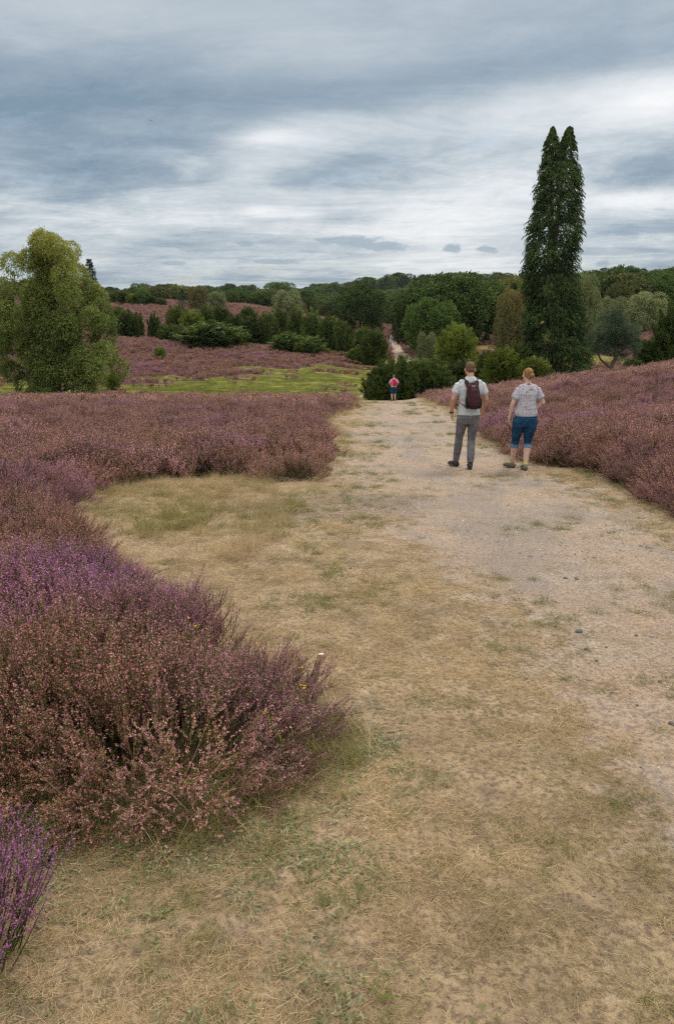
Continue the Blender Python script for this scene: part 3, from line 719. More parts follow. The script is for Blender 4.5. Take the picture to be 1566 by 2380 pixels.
# ------------------------------------------------------------------ trees (unit crowns: 1 high, 1 wide, scaled per tree)
BARK = plain_mat('bark', (.10, .08, .06), (.17, .14, .11), 8, .9, .2, .02)
BIRCHBARK = plain_mat('birch_bark', (.16, .15, .14), (.45, .43, .40), 5, .8, .2, .01)
L_OAK = leaf_mat('oak_leaves', (.045, .090, .018), (.105, .175, .036), (.20, .22, .06), .22)
L_OAKP = leaf_mat('pale_oak_leaves', (.07, .10, .025), (.15, .19, .05), (.28, .22, .07), .25)
L_JUN = leaf_mat('juniper_needles', (.042, .075, .016), (.120, .170, .032), (.22, .26, .045), .15)
L_JUNB = leaf_mat('bright_juniper_needles', (.075, .11, .016), (.20, .25, .038), (.27, .29, .045), .15)
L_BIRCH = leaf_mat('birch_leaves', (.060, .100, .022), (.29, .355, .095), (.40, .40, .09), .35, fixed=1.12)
L_GREY = leaf_mat('grey_birch_leaves', (.13, .165, .065), (.26, .31, .14), (.26, .22, .09), .25)
L_BROWN = leaf_mat('browning_birch_leaves', (.10, .11, .038), (.21, .19, .07), (.30, .18, .06), .25)
L_CYP = leaf_mat('cypress_sprays', (.022, .052, .014), (.085, .145, .036), (.14, .085, .035), .12, fixed=1.0)
L_CON = leaf_mat('conifer_needles', (.025, .052, .024), (.062, .11, .045), None, .1)
L_PINE = leaf_mat('pine_needles', (.045, .085, .045), (.11, .165, .085), None, .15)
L_LIME = leaf_mat('fresh_leaves', (.12, .17, .02), (.24, .30, .045), None, .3)

def shell(g, n, c, r, lo=.72, hi=1.04, top=.25):
    d = unit(g.normal(size=(n, 3))+[0, 0, top]); q = lo+(hi-lo)*g.random(n)**.6
    return c+d*np.asarray(r)*q[:, None], d
def lobed_crown(seed, lobes, n, ln, wd, mat, up=0.0, droop=0.0, twigs=5, tintf=None, asp=1.0):
    """leaf clusters set on the lobes of a crown, each cluster a little spray of leaves"""
    g = np.random.default_rng(seed); b = MB(); A = np.array([l[1][0]*l[1][2] for l in lobes]); A = A/A.sum()
    for (c, r, lum_), share in zip(lobes, A):
        k = max(4, int(n*share/twigs)); C, d = shell(g, k, np.array(c), np.array(r))
        kk = C[:, 2] > 0.015; C, d = C[kk], d[kk]; k = len(C)
        if k == 0: continue
        ax = unit(d*(1-abs(up))*.9+np.array([0, 0, up])+g.normal(size=(k, 3))*.35)
        cv = np.clip(lum_+g.normal(size=k)*.16, 0, 1)
        for t in range(twigs):
            q = g.random(k)[:, None]; off = g.normal(size=(k, 3))*ln*.55; off[:, :2] /= max(asp, .3)
            P = C+ax*ln*(1.4*q-.5)+off; P[:, 2] -= droop*ln*2.2*q[:, 0]
            D = unit(ax+g.normal(size=(k, 3))*.55+[0, 0, -droop]); S = unit(np.cross(D, g.normal(size=(k, 3))))
            tt = 0 if tintf is None else tintf(P, g)
            b.leaves(P, D, S, ln*(.7+.7*g.random(k)), wd*(.7+.6*g.random(k)), 0, np.clip(cv+g.normal(size=k)*.14, 0, 1), tt)
    return b.mesh('crown', [mat])
def unit_lobes(g, kind):
    L = []
    if kind == 'oak':
        L.append(((0, 0, .55), (.36, .36, .36), .3))
        for i in range(19):
            a = i*2.4; z = .30+.55*((i+.5)/19); rr = .40*math.sqrt(max(.05, 1-((z-.52)/.50)**2))
            s = .12+.07*g.random(); L.append(((math.cos(a)*rr, math.sin(a)*rr, z), (s, s, s*.85), .3+.4*g.random()))
        for i in range(5): L.append((((g.random()-.5)*.25, (g.random()-.5)*.25, .80+.08*g.random()), (.14, .14, .11), .5))
        for i in range(6):
            a = i*1.05+g.random(); L.append(((math.cos(a)*.33, math.sin(a)*.33, .20), (.14, .14, .10), .25))
    elif kind == 'round':
        L.append(((0, 0, .42), (.40, .40, .42), .3))
        for i in range(24):
            a = i*2.4; z = .12+.72*((i+.5)/24); rr = .36*math.sqrt(max(.05, 1-((z-.35)/.62)**2)); s = .10+.07*g.random()
            L.append(((math.cos(a)*rr, math.sin(a)*rr, z), (s, s, s*1.25), .25+.5*g.random()))
    elif kind == 'column':
        for i in range(7):
            a = i*2.4; rr = .20*(i > 0); h = .50-.13*(i > 0)*g.random()
            L.append(((math.cos(a)*rr, math.sin(a)*rr, h*.98), (.24, .24, h), .3+.4*g.random()))
    elif kind == 'spread':
        for i in range(13):
            a = i*2.4; rr = .30*math.sqrt(i/13); h = .26+.22*g.random()*(1.1-rr*2)+.02; s = .13+.06*g.random()
            L.append(((math.cos(a)*rr*1.15, math.sin(a)*rr*1.15, h*.95), (s, s, h), .25+.5*g.random()))
    elif kind == 'birch':
        L.append(((0, 0, .5), (.26, .26, .40), .3))
        for i in range(22):
            a = i*2.4; z = .12+.78*((i+.5)/22); rr = .34*math.sqrt(max(.04, 1-((z-.40)/.60)**2)); s = .10+.06*g.random()
            L.append(((math.cos(a)*rr, math.sin(a)*rr, z), (s, s, s*1.0), .3+.45*g.random()))
    return L
def limbs(seed, h, w_, r0, mat, nl=7, zlo=.15, zhi=.85, reach=.33, bend=(0, 0)):
    g = np.random.default_rng(seed); b = MB(); n = 9; t = np.linspace(0, 1, n)
    P = np.stack([bend[0]*np.sin(t*2.2)+g.normal()*.02*t*w_, bend[1]*np.sin(t*2)+0*t, t*h*zhi-.03*h], 1)
    b.tube(P, r0*(1.25-1.15*t**.8), 8, 0, .5)
    for i in range(nl):
        q = zlo+(zhi-zlo-.1)*(i+g.random())/nl; p = np.array([np.interp(q, t*zhi, P[:, k]) for k in range(3)]); a = i*2.4+g.random()
        e = p+np.array([math.cos(a)*w_*reach, math.sin(a)*w_*reach, h*(.10+.12*g.random())])
        u_ = np.linspace(0, 1, 6)[:, None]; Q = p*(1-u_)+e*u_+np.array([0, 0, -.05*h])*u_*(1-u_)*2
        b.tube(Q, r0*.42*(1.05-.95*u_[:, 0]), 5, 0, .5)
    return b.mesh('trunk', [mat], True)
_g = np.random.default_rng(55)
PROTO = {}
def proto(key, kinds, n, ln, wd, mat, up, droop, bark=BARK, count=2, tintf=None, trunk=(.035, 7, .15, .33), asp=1.0):
    PROTO[key] = []
    for i in range(count):
        L = unit_lobes(np.random.default_rng(900+len(PROTO)*10+i), kinds)
        PROTO[key].append((lobed_crown(1000+len(PROTO)*10+i, L, n, ln, wd, mat, up, droop, tintf=tintf, asp=asp), limbs(1100+len(PROTO)*10+i, 1, 1, trunk[0], bark, trunk[1], trunk[2], .85, trunk[3])))
proto('oak', 'oak', 26000, .026, .020, L_OAK, .1, 0, count=3, tintf=lambda P, g: (g.random(len(P)) < .10)*.7*g.random(len(P)))
proto('pale_oak', 'oak', 14000, .034, .024, L_OAKP, .1, 0, count=2, tintf=lambda P, g: (g.random(len(P)) < .2)*.8)
def plume_crown(seed, kind, n, ln, wd, mat, npl):
    """juniper: many upswept pointed plumes whose tips make the outline"""
    g = np.random.default_rng(seed); b = MB()
    stems = [(0.0, 0.0, .95, .40), (.13, .05, .84, .32), (-.12, -.07, .88, .32)]
    if kind == 'spread': stems = [(.27*math.cos(i*2.4)*math.sqrt(i/7), .27*math.sin(i*2.4)*math.sqrt(i/7), .62+.38*g.random(), .22+.06*g.random()) for i in range(8)]
    if kind == 'column': stems = [(0, 0, 1, .34), (.16, .08, .84, .30), (-.17, .02, .9, .30), (.0, -.17, .78, .28), (.02, .18, .8, .28)]
    per = npl//len(stems)
    for (sx, sy, sh_, sr) in stems:
        for i in range(per):
            q = (i+g.random())/per; a = i*2.39996+g.random()*.8
            if kind == 'column': rr = sr*math.sqrt(max(.02, 1-(abs(q-.42)/.585)**3.4))
            else: rr = sr*math.sqrt(max(.02, 1-((q-.28)/.73)**3.2)) if q > .28 else sr*(.80+.2*q/.28)
            rr *= .80+.34*g.random(); z = (.02+.93*q)*sh_
            tip = np.array([sx+math.cos(a)*rr, sy+math.sin(a)*rr, z+.05*g.random()]); up = .55+.6*q+(.5 if kind == 'column' else 0)
            ax = unit(np.array([math.cos(a), math.sin(a), up])+g.normal(size=3)*.22); L_ = (.14+.09*g.random())*(1.25 if kind == 'column' else 1)
            k = n//npl; t = g.random(k)**.8; w_ = .078*(1-t)**.7+.010; off = g.normal(size=(k, 3))*w_[:, None]*.62
            P = tip-ax*L_*(1-t)[:, None]+off; P[:, 2] = np.maximum(P[:, 2], .004)
            D = unit(ax+off*9+g.normal(size=(k, 3))*.30+[0, 0, .15]); S = unit(np.cross(D, g.normal(size=(k, 3)))); v0 = .05+.9*g.random()
            b.leaves(P, D, S, ln*(.6+.8*g.random(k)), wd*(.6+.8*g.random(k)), 0, np.clip(v0+.25*(t-.5)+g.normal(size=k)*.14, 0, 1), np.clip((P[:, 2]-.45), 0, 1)*1.1*g.random(k)*(t > .5))  # bright tops and deep shadow put into leaf colour, by height and plume
        k = 700//len(stems)*2; C, d = shell(g, k, np.array([sx, sy, sh_*.42]), np.array([sr*.70, sr*.70, sh_*.42]), .3, 1.0); b.leaves(C, unit(g.normal(size=(k, 3))), unit(g.normal(size=(k, 3))), .10, .07, 0, .1)
    return b.mesh('crown', [mat])
def jproto(key, kind, n, ln, wd, mat, npl, count):
    PROTO[key] = [(plume_crown(1500+len(PROTO)*10+i, kind, n, ln, wd, mat, npl), limbs(1600+len(PROTO)*10+i, .75, .8, .03, BARK, 5, .1, .7, .2)) for i in range(count)]
jproto('juniper_round', 'round', 26000, .034, .010, L_JUN, 120, 3)
jproto('juniper_bright', 'round', 26000, .034, .010, L_JUNB, 120, 2)
jproto('juniper_column', 'column', 24000, .040, .014, L_JUN, 110, 3)
jproto('juniper_spread', 'spread', 30000, .040, .011, L_JUN, 160, 3)
proto('grey_birch', 'birch', 15000, .034, .018, L_GREY, -.2, .7, BIRCHBARK, count=2, tintf=lambda P, g: (g.random(len(P)) < .15)*.8, trunk=(.018, 9, .2, .25))
proto('brown_birch', 'birch', 15000, .034, .018, L_BROWN, -.2, .7, BIRCHBARK, count=1, tintf=lambda P, g: np.clip((P[:, 2]-.5)*1.5, 0, 1)*g.random(len(P)), trunk=(.018, 9, .2, .25))
proto('lime_bush', 'spread', 5000, .07, .03, L_LIME, .4, 0, count=1, trunk=(.02, 5, .1, .3))
def conifer(seed, n, mat, spike=.5, wd=.009, tiers=26, gap=0.0):
    g = np.random.default_rng(seed); b = MB(); k = n//(tiers*7)
    for i in range(tiers):
        z0_ = z = .06+.92*i/tiers; Rr = .5*(1-z)**.85*(.85+.3*g.random())+.012
        for j in range(7):
            a = j*.9+i*1.7+g.random()*.5; z = z0_+(g.random()-.5)*.9/tiers; q = g.random(k)**.7; L_ = Rr*(.75+.4*g.random())
            C = np.stack([math.cos(a)*q*L_+g.normal(size=k)*.03*(1-q)*.8, math.sin(a)*q*L_+g.normal(size=k)*.03*(1-q)*.8, z+.10*q*(1-z)*spike-.16*q**2*(1-z)+.12*q**4*(1-z)+g.normal(size=k)*.007], 1)
            D = unit(np.array([math.cos(a), math.sin(a), -.15])+g.normal(size=(k, 3))*.6); S = unit(np.cross(D, g.normal(size=(k, 3))))
            b.leaves(C, D, S, .035*(.6+.8*g.random(k)), wd*(.6+.8*g.random(k)), 0)
    cr = b.mesh('crown', [mat]); t = MB(); tt = np.linspace(0, 1, 6)
    t.tube(np.stack([0*tt, 0*tt, tt*.99-.02], 1), .022*(1.05-tt), 6, 0, .5); return cr, t.mesh('trunk', [BARK], True)
PROTO['spruce'] = [conifer(31, 9000, L_CON, tiers=30), conifer(32, 9000, L_CON, tiers=26)]
PROTO['bare_spruce'] = [conifer(33, 9000, L_CON, tiers=24, wd=.008)]

def place_tree(name, key, u, y, vtop, wpx, label, cat='tree', group=None, vary=None, depth=1.0, sink=0.0, idx=None, fixed_h=None):
    """a tree at distance y in the direction of column u, as high and wide as it shows"""
    x = tu(u)*y; z = tz(x, y)-sink
    for _ in range(2): vb = CV-FD*math.tan(PITCH+math.atan((z-EYE)/y)); x = tu(u, .5*(vtop+min(vb, 940)))*y; z = tz(x, y)-sink
    h = fixed_h or (ev(vtop)*y+EYE-z); w_ = wpx/FD*y*(1.28 if key in ('juniper_spread', 'juniper_column') else 1.05)
    P = PROTO[key]; cr, tr = P[(idx if idx is not None else place_tree.k) % len(P)]; place_tree.k += 1
    root = bpy.data.objects.new(name, None); COL.objects.link(root); root.location = (x, y, z); root.rotation_euler = (0, 0, random.random()*6.283)
    tagged(root, label, cat, group)
    for nm, me in (('crown', cr), ('trunk', tr)):
        o = link(nm, me, root); o.scale = (w_, w_*depth, h)
    return root
place_tree.k = 0
T = place_tree
GH = 'junipers on the heath hillside'
# --- hillside left of the valley
T('juniper', 'juniper_round', 272, 118, 704, 62, 'broad dark juniper just right of the big birch crown', 'juniper', GH)
T('juniper', 'juniper_column', 299, 112, 716, 50, 'dark juniper in front of its broader neighbour beside the birch', 'juniper', GH)
T('juniper', 'juniper_column', 322, 117, 721, 24, 'thin dark juniper, right end of the trio by the birch', 'juniper', GH)
T('juniper', 'juniper_column', 360, 114, 722, 29, 'lone slim columnar juniper standing in pink heather', 'juniper', GH)
T('juniper', 'juniper_spread', 392, 109, 748, 46, 'small black green juniper between the slim column and the long clump', 'juniper', GH)
T('juniper', 'juniper_bright', 412, 124, 698, 62, 'tallest yellow green juniper at the left end of the clump', 'juniper', GH)
T('juniper', 'juniper_bright', 447, 122, 712, 70, 'yellow green juniper behind the low rounded bush', 'juniper', GH)
T('juniper_bush', 'juniper_spread', 485, 106, 738, 165, 'wide low rounded juniper bush at the edge of the purple slope', 'juniper', GH, idx=0)
T('juniper_bush', 'juniper_spread', 430, 107, 752, 60, 'low juniper bush against the left side of the wide rounded one', 'juniper', GH, idx=1)
T('juniper', 'juniper_round', 545, 118, 722, 66, 'domed juniper right behind the wide rounded bush', 'juniper', GH)
T('juniper', 'juniper_column', 592, 116, 724, 74, 'upright pale topped juniper left of the dark gap', 'juniper', GH)
T('juniper', 'juniper_round', 622, 125, 716, 60, 'dark juniper set back in the middle of the clump', 'juniper', GH)
T('juniper_bush', 'juniper_spread', 672, 106, 764, 94, 'low juniper bush in front, left of the tall dark wall of junipers', 'juniper', GH)
T('juniper_bush', 'juniper_spread', 722, 103, 778, 62, 'lowest juniper bush at the foot of the tall dark junipers', 'juniper', GH)
T('juniper', 'juniper_round', 688, 120, 708, 54, 'tall juniper with a bright rounded top in the middle of the clump', 'juniper', GH)
T('juniper', 'juniper_column', 728, 114, 712, 52, 'pointed juniper, highest of the dark wall', 'juniper', GH)
T('juniper', 'juniper_column', 764, 111, 722, 56, 'tall dark juniper right of the highest one', 'juniper', GH)
T('juniper', 'juniper_column', 797, 108, 742, 44, 'dark juniper closing the right end of the clump', 'juniper', GH)
T('juniper', 'juniper_round', 650, 132, 712, 50, 'juniper peeping over the middle of the clump', 'juniper', GH)
T('juniper', 'juniper_round', 575, 150, 706, 40, 'small dark juniper alone on the far pink slope', 'juniper', GH)
T('juniper', 'juniper_round', 512, 150, 706, 55, 'dark juniper behind the yellow green pair', 'juniper', GH)
T('juniper', 'juniper_round', 478, 142, 700, 44, 'bright topped juniper higher up behind the wide bush', 'juniper', GH)
T('lime_bush', 'lime_bush', 755, 104, 806, 30, 'small fresh green shrub at the foot of the dark junipers', 'shrub')
T('lime_bush', 'lime_bush', 372, 92, 799, 28, 'little lime green bush alone on the purple hillside', 'shrub')
T('lime_bush', 'lime_bush', 262, 66, 855, 40, 'lime green shrub touching the right side of the birch', 'shrub')
T('juniper', 'juniper_round', 870, 98, 756, 84, 'large rounded juniper left of the distant track', 'juniper', GH, idx=1)
T('juniper', 'juniper_round', 842, 112, 752, 48, 'juniper half hidden behind the large rounded one by the track', 'juniper', GH)
T('juniper_bush', 'juniper_spread', 832, 99, 798, 46, 'low juniper skirt left of the rounded juniper by the track', 'juniper', GH)
# --- upper ridge row
GR = 'shrubs along the far ridge'
for i, (u, v, w_, k, lab) in enumerate([(262, 678, 30, 'juniper_round', 'dark shrub at the left end of the ridge row'), (286, 674, 34, 'juniper_round', 'second dark shrub of the ridge row'), (307, 679, 36, 'juniper_bright', 'bright green shrub in the ridge row'),
        (333, 672, 34, 'oak', 'little round topped tree in the ridge row'), (352, 686, 34, 'juniper_round', 'low dark shrub right of the round topped ridge tree'), (374, 690, 30, 'juniper_round', 'last low shrub at the right end of the ridge row')]):
    T('ridge_shrub' if 'shrub' in lab else 'ridge_tree', k, u, 205, v, w_, lab, 'shrub' if 'shrub' in lab else 'tree', GR)
T('pine', 'spruce', 424, 200, 670, 40, 'dark green pine on the ridge left of the tree with golden tips', 'pine')
T('birch', 'brown_birch', 461, 190, 662, 46, 'sparse birch with golden tips on the ridge', 'birch')
T('birch', 'grey_birch', 505, 200, 677, 46, 'small pale birch right of the golden tipped one', 'birch')
T('willow', 'grey_birch', 668, 180, 672, 74, 'pale weeping tree standing above the middle junipers', 'tree')
T('spruce', 'bare_spruce', 214, 140, 596, 80, 'thin spruce with bare tiers showing behind the birch', 'spruce')
# --- round oak and right-hand trees
T('oak', 'oak', 838, 165, 660, 108, 'large round oak left of the gap with the far fields', 'oak', idx=0)
GO = 'oaks right of the track'
T('oak', 'oak', 965, 128, 672, 100, 'oak nearest the track, left end of the big oak group', 'oak', GO, idx=1)
T('oak', 'oak', 1050, 122, 632, 190, 'biggest oak with the highest crown in the oak group', 'oak', GO, idx=2)
T('oak', 'oak', 1000, 112, 690, 110, 'dark lower oak in front of the biggest oak', 'oak', GO, idx=0)
T('oak', 'oak', 1135, 126, 652, 120, 'dark oak at the right end of the group beside the brown birch', 'oak', GO, idx=1)
T('pale_oak', 'pale_oak', 1186, 150, 642, 90, 'paler leafy tree rising behind the brown birch', 'tree')
T('birch', 'brown_birch', 1188, 92, 666, 80, 'browning birch between the oaks and the tall conifer', 'birch')
T('juniper', 'juniper_bright', 1060, 74, 741, 118, 'big domed yellow green juniper in front of the oaks', 'juniper', idx=0)
T('shrub', 'grey_birch', 992, 84, 770, 56, 'pale scrubby bush between the track and the domed juniper', 'shrub')
GJ = 'junipers along the bend of the path'
for i, (u, y, v, w_, k, lab) in enumerate([(884, 51.5, 826, 74, 'juniper_spread', 'juniper at the very edge of the path, left end of the hedge'), (925, 53, 818, 78, 'juniper_spread', 'juniper behind the walker with the red backpack'),
        (968, 54, 820, 80, 'juniper_spread', 'juniper right of the walker with the red backpack'), (1012, 54, 824, 84, 'juniper_spread', 'juniper in the middle of the path hedge'), (1052, 56, 830, 76, 'juniper_spread', 'dark juniper just left of the man'),
        (1095, 56, 832, 76, 'juniper_spread', 'juniper behind the man with the dark backpack'), (934, 60, 824, 36, 'juniper_column', 'slim juniper tip rising behind the hedge below the sandy track'),
        (1165, 52, 796, 96, 'juniper_bright', 'pale juniper between the man and the woman'), (1205, 58, 786, 70, 'juniper_round', 'juniper behind the woman, touching the tall conifer'), (1240, 50, 822, 90, 'juniper_bright', 'low juniper right behind the woman'), (1130, 60, 806, 56, 'juniper_round', 'juniper in the gap behind the pale one')]):
    T('juniper', k, u, y, v, w_, lab, 'juniper', GJ)
T('birch', 'grey_birch', 1352, 76, 632, 82, 'greyish birch close behind the right side of the tall conifer', 'birch')
T('oak', 'oak', 1335, 90, 650, 90, 'dark tree filling in behind the conifer', 'tree')
T('birch', 'grey_birch', 1420, 118, 688, 74, 'silvery birch above the small pine', 'birch')
T('pale_oak', 'pale_oak', 1440, 140, 660, 64, 'yellowish tree between the two silvery birches', 'tree')
T('birch', 'grey_birch', 1502, 112, 676, 96, 'broad silvery weeping birch near the right edge', 'birch')
T('birch', 'grey_birch', 1372, 96, 720, 60, 'dull grey birch in the gap right of the conifer', 'birch')
GW = 'trees of the wood along the right horizon'
LW = ['first dark tree of the right hand wood beside the conifer', 'second tree of the right hand wood', 'wood tree above the silvery birch', 'wood tree above the small pine, taller crown', 'dark wood tree between the pine and the broad birch', 'wood tree above the left of the broad birch', 'wood tree above the broad birch', 'wood tree right of the broad birch top', 'dark wood tree near the right edge', 'wood tree at the right edge of the picture']
for i, u in enumerate([1378, 1402, 1428, 1452, 1474, 1496, 1520, 1542, 1566, 1590]):
    T('oak', 'oak', u, 175+12*(i % 3), [648, 652, 644, 646, 642, 640, 643, 641, 646, 644][i], 56, LW[i], 'tree', GW)
T('juniper', 'juniper_column', 1556, 60, 690, 66, 'tall dark columnar juniper at the right edge', 'juniper')
T('juniper', 'juniper_column', 1600, 62, 704, 74, 'second columnar juniper cut by the right edge', 'juniper')
T('juniper', 'juniper_spread', 1508, 60, 782, 60, 'bushy juniper left of the tall dark column', 'juniper')
T('juniper', 'juniper_spread', 1474, 58, 828, 44, 'low juniper tuft in the heather right of the pine', 'juniper')
T('birch', 'grey_birch', -38, 76, 612, 56, 'pale tree cut by the left edge behind the big birch', 'birch')
T('juniper', 'juniper_round', -10, 90, 700, 90, 'dark bush at the left edge behind the birch', 'juniper')

# --- the far woods
library('wood_tree', [PROTO['oak'][0][0], PROTO['oak'][1][0], PROTO['pale_oak'][0][0], PROTO['oak'][2][0]])
library('wood_conifer', [PROTO['spruce'][0][0], PROTO['spruce'][1][0]])
def far_woods():
    g = np.random.default_rng(61)
    def band(name, lab, lib, u0, u1, y0, y1, n, h0, h1, wr):
        u = u0+(u1-u0)*g.random(n); y = y0+(y1-y0)*g.random(n); x = np.array([tu(a) for a in u])*y
        h = h0+(h1-h0)*g.random(n); w_ = h*wr*(.8+.5*g.random(n)); k = np.argsort(-y)
        scatter(name, lib, x, y, lab, scl=np.stack([w_, w_, h], 1), lum=.7+.4*g.random(n), base=-.3)
    band('forest', 'distant mixed wood along the horizon', 'wood_tree', -120, 1000, 340, 640, 620, 6, 11, 1.1)
    band('forest', 'thin belt of trees in front of the distant wood', 'wood_tree', 440, 960, 250, 330, 60, 4, 7, 1.05)
    band('forest', 'dark conifer wood on the far hill in the middle', 'wood_conifer', 850, 1010, 560, 640, 130, 8, 18, .34)
    band('forest', 'dense wood behind the right hand trees', 'wood_tree', 960, 1800, 170, 300, 300, 7, 11, 1.0)
    band('forest', 'wooded country far away to either side', 'wood_tree', -1400, 3000, 650, 1100, 700, 14, 22, 1.2)
far_woods()

# ------------------------------------------------------------------ the big birch on the left
def big_birch():
    g = np.random.default_rng(71); y = 54; x = tu(128)*y; z = tz(x, y); H = ev(533)*y+EYE-z; S_ = y/FD
    def L(u, v, r, rz=None, dyy=0, lum=.5): 
        cx = tu(u, v)*y-x; cz = ev(v)*y+EYE-z; return ((cx, dyy, cz), (r*S_, r*S_*1.0, (rz or r)*S_), lum)
    lobes = [L(125, 640, 36, 60), L(120, 720, 58, 70), L(125, 820, 66, 70)]
    for (u, v, r) in [(118, 565, 32), (100, 580, 30), (145, 572, 28), (165, 598, 26), (80, 600, 26), (66, 628, 30), (98, 610, 32), (130, 620, 36), (170, 640, 34), (185, 672, 34), (205, 690, 30), (225, 720, 30), (242, 745, 26), (235, 780, 32), (250, 810, 26), (245, 850, 30), (215, 830, 40),
                      (40, 668, 30), (28, 700, 32), (4, 722, 28), (-10, 740, 32), (20, 770, 34), (45, 730, 40), (100, 680, 44), (150, 700, 44), (80, 760, 42), (130, 770, 46), (180, 760, 44), (40, 830, 40), (70, 800, 36), (90, 850, 42), (140, 850, 46), (190, 860, 38), (60, 890, 32), (110, 900, 34), (165, 905, 34), (215, 895, 26), (30, 860, 26), (235, 875, 22), (85, 920, 18), (200, 925, 18), (150, 928, 16), (-20, 790, 28), (10, 810, 26)]:
        a = g.random()*2-1; lobes.append(L(u, v, r*.84, r*.84, a*r*S_*2.2, .25+.6*g.random()))
        if g.random() < .6: lobes.append(L(u+g.normal()*10, v+g.normal()*10, r*.8, r*.8, -a*r*S_*2.2, .3+.5*g.random()))
    cr = lobed_crown(72, lobes, 160000, .14, .068, L_BIRCH, -.1, .8, 6, tintf=lambda P, g2: np.clip((P[:, 2]-H*.52)/(H*.40), 0, 1)**1.2*(.3+.7*g2.random(len(P))))  # tint grows with height, yellower towards the top
    root = bpy.data.objects.new('birch', None); COL.objects.link(root); root.location = (x, y, z)
    tagged(root, 'huge billowing birch with a yellow green top, alone on the left', 'birch')
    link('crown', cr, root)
    b = MB(); t = np.linspace(0, 1, 10)
    b.tube(np.stack([.25*np.sin(t*3), 0*t, t*H*.92-.2], 1), .30*(1.12-t), 9, 0, .5)
    for i in range(16):
        q = .06+.8*(i/16); p = np.array([.25*math.sin(q*3), 0, q*H*.92]); a = i*2.4; e = p+np.array([math.cos(a)*3.2*(1-q*.5), math.sin(a)*3.0*(1-q*.5), 1.2]); u_ = np.linspace(0, 1, 6)[:, None]
        b.tube(p*(1-u_)+e*u_, .11*(1.05-.95*u_[:, 0]), 5, 0, .5)
    link('trunk', b.mesh('trunk', [BARK], True), root)
big_birch()

